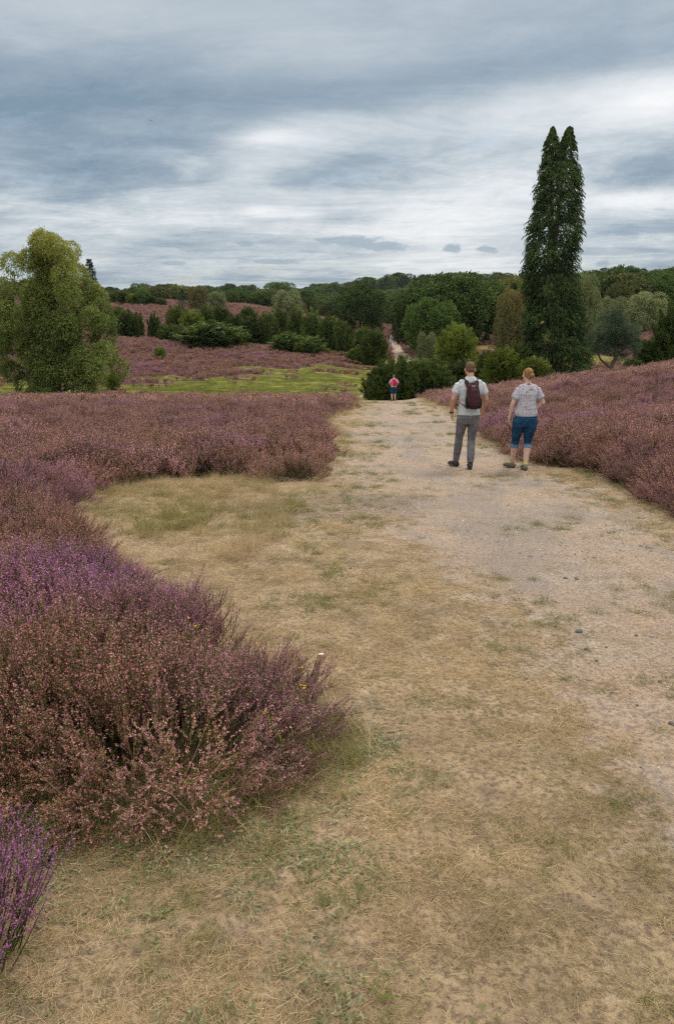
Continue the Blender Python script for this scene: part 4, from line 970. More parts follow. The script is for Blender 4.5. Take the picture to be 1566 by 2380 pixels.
# ------------------------------------------------------------------ the tall twin-topped conifer
def tall_conifer():
    g = np.random.default_rng(81); y = 58; uc = 1292; x = tu(uc)*y; z = tz(x, y); S_ = y/FD
    # silhouette in metres read at this distance: height -> left / right reach
    HV = [(872, -74, 78), (850, -78, 80), (800, -80, 76), (760, -80, 70), (720, -80, 66), (680, -82, 56), (640, -78, 48), (600, -74, 48), (560, -68, 62), (520, -62, 62), (480, -58, 60), (440, -48, 58), (400, -42, 54), (360, -32, 50), (330, -26, 44), (310, -18, 40), (292, -12, 34)]
    hz = np.array([ev(a[0])*y+EYE-z for a in HV]); ax_ = np.array([tu(uc+(a[1]+a[2])*.5, a[0])*y-x for a in HV])
    lf = ax_-np.array([tu(uc+a[1], a[0])*y-x for a in HV]); rt = np.array([tu(uc+a[2], a[0])*y-x for a in HV])-ax_; ax_ = ax_-ax_[0]*0
    lf[-1] = rt[-1] = max(lf[-1], .5)
    AX = lambda h: float(np.interp(h, hz, ax_))
    H = hz[-1]; b = MB()
    tops = [(tu(1284, 300)*y-x, ev(296)*y+EYE-z), (tu(1322, 300)*y-x, ev(290)*y+EYE-z)]
    def add_fan(p, out, ln, mi=0):
        """drooping spray: leaves along an arching twig, side shoots hanging"""
        k = 24; q = g.random(k)
        side = unit(np.cross(out, [0, 0, 1.])); wv_ = (g.random(k)-.5)*ln*.55*(1.1-q)
        C = p+out*(q*ln*.8)[:, None]+side*wv_[:, None]; C[:, 2] += .10*ln*q-.75*ln*q**2-.28*np.abs(wv_)
        D = unit(out*(1-q)[:, None]*.8+np.array([0, 0, -1.])*(.4+q)[:, None]+side*np.sign(wv_)[:, None]*.3+g.normal(size=(k, 3))*.22)
        S = unit(np.cross(D, g.normal(size=(k, 3)))); v0 = np.clip(.5+(mi-.5)*2.2+g.normal()*.12, 0, 1)
        b.leaves(C, D, S, .17*(.6+.7*g.random(k)), .042*(.6+.7*g.random(k)), 0, np.clip(v0+g.normal(size=k)*.18, 0, 1), (g.random() < .05)*.8)
    n = 9500
    for i in range(n):
        h = H*g.random()**1.15*.985+.1
        a = g.random()*6.283; L_ = np.interp(h, hz, lf); R_ = np.interp(h, hz, rt); ca, sa = math.cos(a), math.sin(a)
        rx = R_ if ca > 0 else L_; ry = (L_+R_)*.5*.95
        # two leaders: split above the fork
        if h > H*.925:
            side = 0 if g.random() < .48 else 1; cx = tops[side][0]; top = tops[side][1]; rx = ry = max(.10, min((top-h)*.42+.12, .85))
            if h > top: continue
        else:
            lead = g.random() < .5; f = float(sm(h, H*.80, H*.93)); cx = AX(h)+((tops[0][0] if lead else tops[1][0])-AX(h))*f
            dl = cx-AX(h); rx = max(rx-dl if ca > 0 else rx+dl, .3) if f > 0 else rx; rx = min(rx, (L_+R_)*.5*(1-.45*f)); ry *= 1-.35*f
        nz_ = vnoise(np.array([a*2.6+50]), np.array([h*1.4]), 1, 3, 3)[0]; bump = .66+.55*nz_+.16*g.random()**2
        if h > H*.35 and h < H*.9 and vnoise(np.array([a*2.0+30]), np.array([h*1.3]), 1, 17, 2)[0] < .22: continue
        rx *= bump; ry *= bump; fr = .62+.38*g.random()**.5
        ln = (.34+.50*g.random()**1.6)*(1 if h < H*.9 else .55)
        tipx = rx*ca*fr; tipy = ry*sa*fr; out = unit(np.array([ca, sa, .10]))
        p = np.array([cx+tipx, tipy, h])-out*ln*.62; p[2] += ln*.35
        add_fan(p, out, ln, nz_)
    # the lower skirt is denser and broader
    root = bpy.data.objects.new('tall_conifer', None); COL.objects.link(root); root.location = (x, y, z)
    tagged(root, 'very tall dark conifer with two tops towering over the heath', 'conifer')
    link('crown', b.mesh('crown', [L_CYP]), root)
    t = MB(); q = np.linspace(0, 1, 12)
    t.tube(np.stack([[AX(k) for k in q*H*.45], 0*q, q*H*.45-.3], 1), .48-.16*q, 10, 0, .5)
    for k in (0, 1):
        P = np.stack([AX(H*.42)+(tops[k][0]-AX(H*.42))*q, 0*q, H*.42+q*(tops[k][1]-H*.42)*.99], 1); t.tube(P, .27*(1.03-q)+.008, 8, 0, .5)
    for i in range(70):
        a = i*2.4; h = .6+(H-3)*i/70; L_ = .8*min(np.interp(h, hz, lf), np.interp(h, hz, rt)); u_ = np.linspace(0, 1, 4)[:, None]
        p = np.array([AX(h), 0, h]); e = np.array([AX(h)+math.cos(a)*L_, math.sin(a)*L_, h+.3]); t.tube(p*(1-u_)+e*u_, .05*(1.1-u_[:, 0]), 4, 0, .5)
    link('trunk', t.mesh('trunk', [BARK], True), root)
tall_conifer()

# ------------------------------------------------------------------ the small crooked pine on the right
def small_pine():
    g = np.random.default_rng(91); y = 47; x = tu(1418)*y; z = tz(x, y); S_ = y/FD
    def L(u, v, r, rz=None, dyy=0, lum=.5): return ((tu(u, v)*y-x, dyy, ev(v)*y+EYE-z), (r*S_, r*S_, (rz or r*.7)*S_), lum)
    lobes = [L(u, v, r, None, (g.random()-.5)*1.4, .3+.5*g.random()) for (u, v, r) in [(1428, 735, 16), (1415, 745, 18), (1445, 750, 18), (1400, 765, 20), (1430, 765, 22), (1460, 770, 20), (1388, 788, 18), (1415, 790, 22), (1445, 790, 24), (1472, 790, 18), (1400, 808, 20), (1430, 812, 22), (1460, 808, 18), (1482, 800, 12), (1385, 812, 12), (1425, 722, 10), (1440, 830, 12)]]
    cr = lobed_crown(92, lobes, 26000, .16, .022, L_PINE, .25, 0, 6)
    root = bpy.data.objects.new('pine', None); COL.objects.link(root); root.location = (x, y, z)
    tagged(root, 'small blue green pine with a crooked trunk in the heather on the right', 'pine'); link('crown', cr, root)
    b = MB()
    def at(u, v, d=0): return np.array([tu(u, v)*y-x, d, ev(v)*y+EYE-z])
    b.tube(np.array([[0, 0, -.25], at(1418, 862), at(1422, 846, .05), at(1430, 832), at(1432, 815), at(1426, 790), at(1430, 760), at(1428, 735)]), np.array([.17, .15, .14, .12, .10, .08, .06, .03]), 8)
    b.tube(np.array([at(1419, 856), at(1408, 846, .1), at(1396, 836, .1), at(1388, 820), at(1392, 806)]), np.array([.09, .08, .06, .05, .03]), 6)
    b.tube(np.array([at(1431, 824), at(1448, 808, -.2), at(1466, 796, -.3)]), np.array([.07, .05, .025]), 6)
    b.tube(np.array([at(1428, 800), at(1408, 786, .3), at(1394, 776, .3)]), np.array([.06, .045, .02]), 6)
    link('trunk', b.mesh('trunk', [BARK], True), root)
small_pine()
# ------------------------------------------------------------------ people
import bmesh
def skin_mat(name, c):
    m, n, out = new_mat(name); P = n.new('ShaderNodeTexCoord').outputs['Object']
    nz = n.noise(P, 18, 3, .5); col = n.mix(nz, tuple(x*.86 for x in c), tuple(min(1, x*1.1) for x in c))
    b = principled(n, out, col, .55, None, .01, .35); b.inputs['Subsurface Weight'].default_value = .08; b.inputs['Subsurface Radius'].default_value = (.01, .004, .002); return m
def cloth_mat(name, c0, c1, scale=9, weave=350, rough=.9, ramp=(.35, .65)):
    m, n, out = new_mat(name); P = n.new('ShaderNodeTexCoord').outputs['Object']
    nz = n.noise(P, scale, 4, .6); fine = n.noise(P, weave, 2, .6)
    col = n.mix(n.ramp(nz, [(ramp[0], 0.0), (ramp[1], 1.0)]), c0, c1)
    h = n.m('ADD', n.m('MULTIPLY', n.noise(P, 14, 3, .5), 3.0), n.m('MULTIPLY', fine, .3))
    principled(n, out, col, rough, h, .006, .15); return m
SKIN = skin_mat('skin', (.55, .30, .205)); SKINP = skin_mat('pale_skin', (.66, .45, .36))
HAIRS = cloth_mat('short_brown_hair', (.10, .062, .038), (.20, .13, .08), 60, 500, .7)
HAIRR = cloth_mat('reddish_blond_hair', (.20, .10, .045), (.37, .20, .10), 45, 500, .6)
HAIRG = cloth_mat('grey_brown_hair', (.12, .10, .08), (.22, .19, .16), 60, 500, .8)
def tee_mat():
    m, n, out = new_mat('pale_blue_shirt'); P = n.new('ShaderNodeTexCoord').outputs['Object']
    sp = n.new('ShaderNodeSeparateXYZ'); n.put(sp.inputs[0], P)
    base = n.mix(n.noise(P, 6, 3, .6), (.47, .55, .57), (.60, .66, .68))
    sc = n.new('ShaderNodeVectorMath', operation='MULTIPLY'); n.put(sc.inputs[0], P); sc.inputs[1].default_value = (3.0, 3.0, 16.0)
    band = n.m('MULTIPLY', n.sstep(n.noise(sc.outputs[0], 1.2, 4, .7), .50, .62), n.m('MULTIPLY', n.sstep(sp.outputs[2], 1.04, 1.14), n.m('SUBTRACT', 1.0, n.sstep(sp.outputs[2], 1.40, 1.46))))
    col = n.mix(n.m('MULTIPLY', band, .75), base, (.62, .36, .42))
    principled(n, out, col, .9, n.noise(P, 16, 3, .5), .012, .15); return m
TEE = tee_mat()
def blouse_mat():
    """white jersey with rows of tiny dark birds"""
    m, n, out = new_mat('patterned_blouse'); P = n.new('ShaderNodeTexCoord').outputs['Object']
    mp = n.new('ShaderNodeVectorMath', operation='MULTIPLY'); n.put(mp.inputs[0], P); mp.inputs[1].default_value = (30, 30, 20)
    vo = n.new('ShaderNodeTexVoronoi'); n.put(vo.inputs['Vector'], mp.outputs[0]); vo.inputs['Scale'].default_value = 1.0; vo.inputs['Randomness'].default_value = .45
    dots = n.m('SUBTRACT', 1.0, n.sstep(vo.outputs['Distance'], .24, .34))
    rows = n.noise(P, 13, 2, .5)
    dots = n.m('MULTIPLY', dots, n.sstep(rows, .46, .54))
    base = n.mix(n.ramp(n.noise(P, 8, 3, .6), [(.4, 0.0), (.65, 1.0)]), (.54, .54, .60), (.47, .44, .51))
    col = n.mix(n.m('MULTIPLY', dots, .85), base, (.10, .035, .07))
    principled(n, out, col, .9, n.noise(P, 18, 3, .5), .014, .15); return m
BLOUSE = blouse_mat()
JEANG = cloth_mat('grey_jeans', (.11, .11, .125), (.22, .22, .235), 7); JEANB = cloth_mat('dark_blue_jeans', (.008, .040, .105), (.022, .085, .175), 7)
CUFF = cloth_mat('light_denim_cuff', (.13, .21, .33), (.19, .28, .40), 20); BLACKS = cloth_mat('black_shoe', (.03, .03, .033), (.07, .068, .065), 30); SOLE = cloth_mat('grey_sole', (.09, .085, .08), (.14, .13, .12), 30)
GREYS = cloth_mat('grey_brown_trainer', (.13, .115, .105), (.23, .205, .19), 30); SOCK = cloth_mat('lime_sock', (.45, .58, .08), (.52, .66, .12), 30); SOCKL = cloth_mat('lilac_sock', (.45, .40, .62), (.55, .50, .68), 30)
PACK = cloth_mat('dark_maroon_fabric', (.050, .022, .030), (.080, .036, .046), 12); PACKB = cloth_mat('black_mesh_fabric', (.012, .012, .014), (.03, .03, .033), 60); REDP = cloth_mat('red_print', (.30, .015, .025), (.40, .03, .04), 40)
METAL = plain_mat('light_grey_buckle', (.42, .43, .44), (.55, .56, .57), 40, .4, .5)
TATTOO = plain_mat('tattoo_ink', (.10, .09, .095), (.22, .17, .16), 60, .6)
PINK = cloth_mat('pink_shirt', (.62, .25, .46), (.75, .36, .58), 9); REDB = cloth_mat('red_backpack_fabric', (.50, .012, .035), (.62, .03, .06), 12); NAVY = cloth_mat('petrol_shorts', (.006, .050, .095), (.012, .085, .14), 9)
def cm(name, c): return cloth_mat(name, tuple(x*.8 for x in c), c, 9)

def b_limb(bm, P, Rr, k=14, flat=None):
    """closed tapering limb; Rr radii or (a,b) pairs; flat: direction of the b axis"""
    P = [Vector(p) for p in P]; n = len(P); rings = []
    for i in range(n):
        t = (P[min(i+1, n-1)]-P[max(i-1, 0)]).normalized()
        f = Vector(flat) if flat is not None else (Vector((0, 1, 0)) if abs(t.z) > .6 else Vector((0, 0, 1)))
        a = t.cross(f).normalized(); b = a.cross(t).normalized(); r = Rr[i]; ra, rb = r if isinstance(r, tuple) else (r, r)
        rings.append((P[i], a, b, ra, rb, t))
    p, a, b, ra, rb, t = rings[0]; pre = [(p-t*ra*.75, a, b, ra*.45, rb*.45, t)]; p, a, b, ra, rb, t = rings[-1]; post = [(p+t*ra*.75, a, b, ra*.45, rb*.45, t)]
    V = []
    for (p, a, b, ra, rb, t) in pre+rings+post:
        V.append([bm.verts.new(p+a*ra*math.cos(j*2*math.pi/k)+b*rb*math.sin(j*2*math.pi/k)) for j in range(k)])
    for i in range(len(V)-1):
        for j in range(k): bm.faces.new((V[i][j], V[i][(j+1) % k], V[i+1][(j+1) % k], V[i+1][j]))
    bm.faces.new(V[0][::-1]); bm.faces.new(V[-1])
def b_ell(bm, c, r, rot=None, sub=3):
    q = bmesh.ops.create_icosphere(bm, subdivisions=sub, radius=1)['verts']; M = (rot or Euler((0, 0, 0))).to_matrix()
    for v in q: v.co = M @ Vector((v.co.x*r[0], v.co.y*r[1], v.co.z*r[2]))+Vector(c)
def b_rings(bm, rings, k=24, pw=2.3):
    """horizontal superellipse sections (cx, cy, z, rx, ry)"""
    V = []
    for (cx, cy, z, rx, ry) in rings:
        row = []
        for j in range(k):
            c, s = math.cos(j*2*math.pi/k), math.sin(j*2*math.pi/k); e = 2/pw
            row.append(bm.verts.new((cx+rx*math.copysign(abs(c)**e, c), cy+ry*math.copysign(abs(s)**e, s), z)))
        V.append(row)
    for i in range(len(V)-1):
        for j in range(k): bm.faces.new((V[i][j], V[i][(j+1) % k], V[i+1][(j+1) % k], V[i+1][j]))
    bm.faces.new(V[0][::-1]); bm.faces.new(V[-1])
def fuse(name, bm, mat, vox, folds=0.0, fscale=.08, smooth=2, cut=None):
    """weld the pieces into one continuous surface"""
    bmesh.ops.recalc_face_normals(bm, faces=bm.faces)
    me = bpy.data.meshes.new(name+'_raw'); bm.to_mesh(me); bm.free(); o = bpy.data.objects.new(name+'_raw', me); COL.objects.link(o)
    m = o.modifiers.new('r', 'REMESH'); m.mode = 'VOXEL'; m.voxel_size = vox; m.use_smooth_shade = True
    if smooth: m = o.modifiers.new('s', 'SMOOTH'); m.factor = .5; m.iterations = smooth
    if folds:
        tx = bpy.data.textures.new(name+'_folds', 'CLOUDS'); tx.noise_scale = fscale; tx.noise_depth = 2
        m = o.modifiers.new('d', 'DISPLACE'); m.texture = tx; m.strength = folds; m.mid_level = .5; m.texture_coords = 'LOCAL'
    dg = bpy.context.evaluated_depsgraph_get(); ev_ = o.evaluated_get(dg); out = bpy.data.meshes.new_from_object(ev_)
    bpy.data.objects.remove(o); bpy.data.meshes.remove(me); out.name = name
    out.materials.clear(); out.materials.append(mat)
    for p in out.polygons: p.use_smooth = True
    return out
def ik(a, b, l1, l2, hint):
    """middle joint between a and b"""
    a, b, hint = Vector(a), Vector(b), Vector(hint); d = b-a; L = min(d.length, (l1+l2)*.999); u = d.normalized()
    x = (l1*l1-l2*l2+L*L)/(2*L); h = math.sqrt(max(l1*l1-x*x, 0)); p = (hint-u*hint.dot(u)).normalized(); return a+u*x+p*h
def hand(bm, wr, d, palm_n, thumb_dir, s=1.0, curl=.5):
    """palm, four fingers of unequal length bending towards the palm side, thumb from the side"""
    wr, d, pn, td = Vector(wr), Vector(d).normalized(), Vector(palm_n).normalized(), Vector(thumb_dir).normalized()
    b_limb(bm, [wr-d*.02*s, wr+d*.03*s, wr+d*.085*s], [(.028*s, .019*s), (.038*s, .017*s), (.041*s, .014*s)], 12, pn)
    for i, L in enumerate((.066, .075, .070, .055)):
        off = td*(.030-.020*i)*s; p = wr+d*.088*s+off; c = curl*(.8+.15*i)
        q1 = p+(d*math.cos(c*.5)+pn*math.sin(c*.5))*L*.48*s; q2 = q1+(d*math.cos(c*1.4)+pn*math.sin(c*1.4))*L*.32*s; q3 = q2+(d*math.cos(c*2.1)+pn*math.sin(c*2.1))*L*.24*s
        b_limb(bm, [p-d*.012*s, p, q1, q2, q3], [.0095*s, .0092*s, .0085*s, .0078*s, .0065*s], 8, pn)
    p = wr+d*.025*s+td*.026*s; q1 = p+(d*.65+td*.75).normalized()*.034*s; q2 = q1+(d*.9+td*.35+pn*.3).normalized()*.028*s; q3 = q2+(d*.9+pn*.45).normalized()*.018*s
    b_limb(bm, [p, q1, q2, q3], [.0125*s, .0110*s, .0098*s, .0078*s], 8, pn)
def head(bm, c, s, nod, turn, female=False):
    M = Matrix.Translation(c) @ Matrix.Rotation(turn, 4, 'Z') @ Matrix.Rotation(-nod, 4, 'X')
    tmp = bmesh.new()
    b_ell(tmp, (0, -.008*s, .030*s), (.077*s, .097*s, .088*s)); b_ell(tmp, (0, .022*s, -.030*s), (.062*s, .072*s, .075*s)); b_ell(tmp, (0, .060*s, -.082*s), (.034*s, .028*s, .026*s))
    b_limb(tmp, [(0, .092*s, .022*s), (0, .108*s, -.018*s)], [.008*s, .013*s], 8); b_ell(tmp, (0, .083*s, -.052*s), (.026*s, .012*s, .010*s), None, 2); b_ell(tmp, (0, .080*s, .034*s), (.052*s, .015*s, .010*s), None, 2)
    for sx in (-1, 1):
        b_ell(tmp, (sx*.080*s, .002*s, -.002*s), (.012*s, .018*s, .032*s), Euler((.1, 0, sx*.35)), 2); b_ell(tmp, (sx*.048*s, .058*s, -.020*s), (.020*s, .022*s, .022*s), None, 2)
    tmp.transform(M); me = bpy.data.meshes.new('t'); tmp.to_mesh(me); tmp.free(); bm.from_mesh(me); bpy.data.meshes.remove(me); return M
def shoe(name, ankle, toe, L, mat, sole, parent, high=.09, lift=0.0):
    a = Vector(ankle); d = Vector((toe[0], toe[1], 0)).normalized(); zg = a.z-.085; base = Vector((a.x, a.y, zg)); up = Vector((0, 0, 1)); dl = (d+up*lift).normalized()
    bm = bmesh.new(); P = [base-dl*.065+up*.045, base+up*.050, base+dl*L*.30+up*.047, base+dl*L*.55+up*.036, base+dl*(L-.065-.03)+up*.030]
    b_limb(bm, P, [(.034, .040), (.042, .048), (.044, .040), (.046, .031), (.034, .024)], 14, (0, 0, 1))
    b_limb(bm, [base-dl*.012+up*.05, a+up*(high-.085)], [(.044, .052), (.043, .050)], 14, d)
    o = link(name, fuse(name, bm, mat, .008, .003, .03), parent)
    bm = bmesh.new(); s_ = d.cross(up); pts = []
    for k_ in range(20):
        th = k_*2*math.pi/20; c, s = math.cos(th), math.sin(th); pts.append(base+dl*(L*.5-.075+c*L*.5)+s_*s*(.040+.008*c))
    lo = [bm.verts.new(p+up*.0) for p in pts]; hi = [bm.verts.new(p+up*.026) for p in pts]
    for k_ in range(20): bm.faces.new((lo[k_], lo[(k_+1) % 20], hi[(k_+1) % 20], hi[k_]))
    bm.faces.new(lo[::-1]); bm.faces.new(hi); me = bpy.data.meshes.new('sole'); bm.to_mesh(me); bm.free(); me.materials.append(sole); link('sole', me, o)
    return o

def person(label, loc, H, yaw, J, W, mats, group=None, vox=.008, detail=True):
    """J: joints for a 1.80 m figure, W: widths. mats: skin, hair, top, bottom, shoe, sole"""
    k = H/1.8; root = bpy.data.objects.new('person', None); COL.objects.link(root)
    root.location = loc; root.rotation_euler = (0, 0, yaw); root.scale = (k, k, k); tagged(root, label, 'person', group)
    hipL, hipR = Vector((-W['hip']*.52, 0, .92)), Vector((W['hip']*.52, 0, .92))
    aL, aR = Vector(J['aL']), Vector(J['aR']); kL = ik(hipL, aL, .43, .42, (-.15, 1, 0)); kR = ik(hipR, aR, .43, .42, (.1, 1, 0))
    shL, shR = Vector((-W['sh'], 0, 1.475)), Vector((W['sh'], 0, 1.475)); wL, wR = Vector(J['wL']), Vector(J['wR'])
    eL = ik(shL, wL, .285, .255, (-.55, -1, 0)); eR = ik(shR, wR, .285, .255, (.55, -1, 0)); sh = W['sh']; hp = W['hip']; wa = W['waist']
    tors = [(0, 0, .87, hp*.80, .10), (0, 0, .93, hp*.98, .118), (0, 0, 1.03, (hp+wa)*.49, .105), (0, 0, 1.12, wa, .098), (0, .0, 1.26, sh*.86, .108), (0, -.005, 1.38, sh*.97, .112), (0, -.01, 1.45, sh*.86, .094), (0, -.012, 1.515, sh*.62, .072), (0, -.008, 1.555, sh*.40, .062)]
    bm = bmesh.new(); b_rings(bm, tors)
    hc = Vector(J.get('head', (0, .045, 1.69))); b_limb(bm, [(0, -.005, 1.47), (0, .0, 1.56), (hc.x, hc.y-.015, hc.z-.03)], [.062*W['neck'], .056*W['neck'], .055*W['neck']], 14)
    Mh = head(bm, hc, W.get('headk', 1.0), J.get('nod', .25), J.get('turn', 0))
    am = W['arm']
    for s_, e_, w_ in ((shL, eL, wL), (shR, eR, wR)):
        fa = e_.lerp(w_, .3); b_limb(bm, [s_.lerp(e_, .16), s_.lerp(e_, .5), e_, fa, w_], [.046*am, .047*am, .039*am, (.042*am, .038*am), (.026*am, .021*am)], 12)
    for h_, k_, a_ in ((hipL, kL, aL), (hipR, kR, aR)):
        cf = k_.lerp(a_, .3); b_limb(bm, [h_, h_.lerp(k_, .45), k_, cf+Vector((0, -.012, 0)), k_.lerp(a_, .7), a_], [W['thigh'], W['thigh']*.86, .056, .058*W['calf'], .043*W['calf'], .035], 14)
        b_limb(bm, [a_+Vector((0, -.02, -.03)), a_+Vector((0, .12, -.055))], [.032, .026], 10)
    if detail:
        hand(bm, wL, (wL-eL).normalized()*.8+Vector((.12, .1, -.4)), (1, -.15, 0), (.15, 1, 0), 1.0, J.get('curl', .5)); hand(bm, wR, (wR-eR).normalized()*.8+Vector((-.12, .1, -.4)), (-1, -.15, 0), (-.15, 1, 0), 1.0, J.get('curl', .5))
    else:
        for e_, w_ in ((eL, wL), (eR, wR)): d = (w_-e_).normalized(); b_limb(bm, [w_, w_+d*.07, w_+d*.15], [.026, .032, .018], 10)
    link('body', fuse('body', bm, mats['skin'], vox*.75 if detail else vox, 0, .1, 2), root)
    # hair
    if mats.get('hair'):
        bm = bmesh.new(); s = W.get('headk', 1.0); tmp = bmesh.new()
        if J.get('bun'):
            b_ell(tmp, (0, -.022*s, .034*s), (.083*s, .096*s, .092*s)); b_ell(tmp, (0, -.050*s, -.01*s), (.070*s, .056*s, .060*s)); b_ell(tmp, (.012*s, -.118*s, -.012*s), (.044*s, .034*s, .042*s), None, 3); b_limb(tmp, [(-.012*s, -.108*s, .012*s), (.03*s, -.137*s, .014*s), (.045*s, -.125*s, -.03*s), (.01*s, -.13*s, -.05*s)], [.014*s, .017*s, .016*s, .012*s], 8)
            b_limb(tmp, [(-.03*s, -.085*s, -.045*s), (.0, -.078*s, -.082*s)], [.022*s, .008*s], 8)
        else:
            b_ell(tmp, (0, -.020*s, .040*s), (.0815*s, .094*s, .087*s)); b_ell(tmp, (0, -.052*s, -.008*s), (.066*s, .047*s, .052*s))
            if J.get('cap'): b_ell(tmp, (0, -.005*s, .045*s), (.088*s, .105*s, .085*s))
        tmp.transform(Mh); me = bpy.data.meshes.new('t'); tmp.to_mesh(me); tmp.free(); bm.from_mesh(me); link('hair', fuse('hair', bm, mats['hair'], .006 if detail else vox*.7, .005, .012, 1), root)
    # top
    bm = bmesh.new(); g_ = W.get('loose', .018); z0 = W['hem']
    rows = [(0, 0, z0, np.interp(z0, [.93, 1.12], [hp+g_, wa+g_]) if not W.get('blouson') else hp*.97, .125+g_*.5)]
    for (cx, cy, z, rx, ry) in tors[3:8]:
        rows.append((cx, cy-.004, z, rx+g_+(.02 if W.get('blouson') and z < 1.2 else 0), ry+g_+(.012 if z < 1.2 else 0)))
    if W.get('blouson'): rows.insert(1, (0, 0, z0+.06, hp*1.02, .138))
    rows.append((0, -.006, W.get('collar', 1.575), W.get('neckw', .074), .070)); b_rings(bm, rows)
    sl = W['sleeve']
    for s_, e_, in ((shL, eL), (shR, eR)):
        inn = Vector((s_.x*.35, s_.y-.008, s_.z+.045)); b_limb(bm, [inn, Vector((s_.x*.82, -.004, s_.z+.010)), s_.lerp(e_, .08), s_.lerp(e_, sl*.5), s_.lerp(e_, sl)], [(.040, .042), (.046, .050), (.052+g_*.2, .058), (.056+g_*.3, .062+g_*.2), (.060+g_*.6, .065+g_*.4)], 14)
    link('shirt', fuse('shirt', bm, mats['top'], vox, .009 if detail else 0, .06, 3), root)
    # trousers
    bm = bmesh.new(); g_ = .010; b_rings(bm, [(0, -.002, .80, hp*.78, .105), (0, -.006, .85, hp*.92, .122), (0, -.008, .90, hp*1.01, .130), (0, -.004, .95, hp*.99, .126), (0, 0, 1.02, (hp+wa)*.50+g_, .116)])
    ft = J['trouser']
    for h_, k_, a_ in ((hipL, kL, aL), (hipR, kR, aR)):
        full = [h_+Vector((0, -.01, .0)), h_.lerp(k_, .45), k_, k_.lerp(a_, .35)+Vector((0, -.01, 0)), k_.lerp(a_, .75), a_+Vector((0, 0, .03))]; rr = [W['thigh']+.016, W['thigh']*.9+.012, .068, .066*W['calf']+.004, .060, .058]
        if ft <= 1: m_ = h_.lerp(k_, ft); pts = full[:1]+[h_.lerp(k_, ft*.55), m_]; rr = [rr[0], rr[1]+.01, W['thigh']*.95+.014]
        else: f = ft-1; e = k_.lerp(a_, f); pts = full[:3]+([full[3]] if f > .4 else [])+([full[4]] if f > .8 else [])+[e]; rr = rr[:3]+([rr[3]] if f > .4 else [])+([rr[4]] if f > .8 else [])+[.066*W['calf'] if f < .8 else .056]
        b_limb(bm, pts, rr, 16)
    tr = link('shorts' if ft <= 1 else 'trousers', fuse('trousers', bm, mats['bottom'], vox, .011 if detail else 0, .05, 2), root)
    if mats.get('cuff'):
        for k_, a_ in ((kL, aL), (kR, aR)):
            f = ft-1; c0 = k_.lerp(a_, f-.03); c1 = k_.lerp(a_, f+.10); bm = bmesh.new(); b_limb(bm, [c0, c1], [.067*W['calf'], .069*W['calf']], 18); link('cuff', fuse('cuff', bm, mats['cuff'], .007, .004, .03), tr)
    for nm, a_, td in (('shoe', aL, J['tL']), ('shoe', aR, J['tR'])):
        if detail: shoe(nm, a_, td, .285*W.get('foot', 1), mats['shoe'], mats['sole'], root, W.get('boot', .10))
        else: bm = bmesh.new(); d = Vector((td[0], td[1], 0)).normalized(); b_limb(bm, [a_-Vector((0, 0, .04))-d*.05, a_-Vector((0, 0, .05))+d*.16], [.045, .036], 10); link(nm, fuse('shoe', bm, mats['shoe'], vox), root)
        if mats.get('sock'): bm = bmesh.new(); b_limb(bm, [a_, a_+Vector((0, 0, .028))], [.041, .040], 14); link('sock', fuse('sock', bm, mats['sock'], .006), root)
    return root, dict(eL=eL, eR=eR, wL=wL, wR=wR, head=hc)

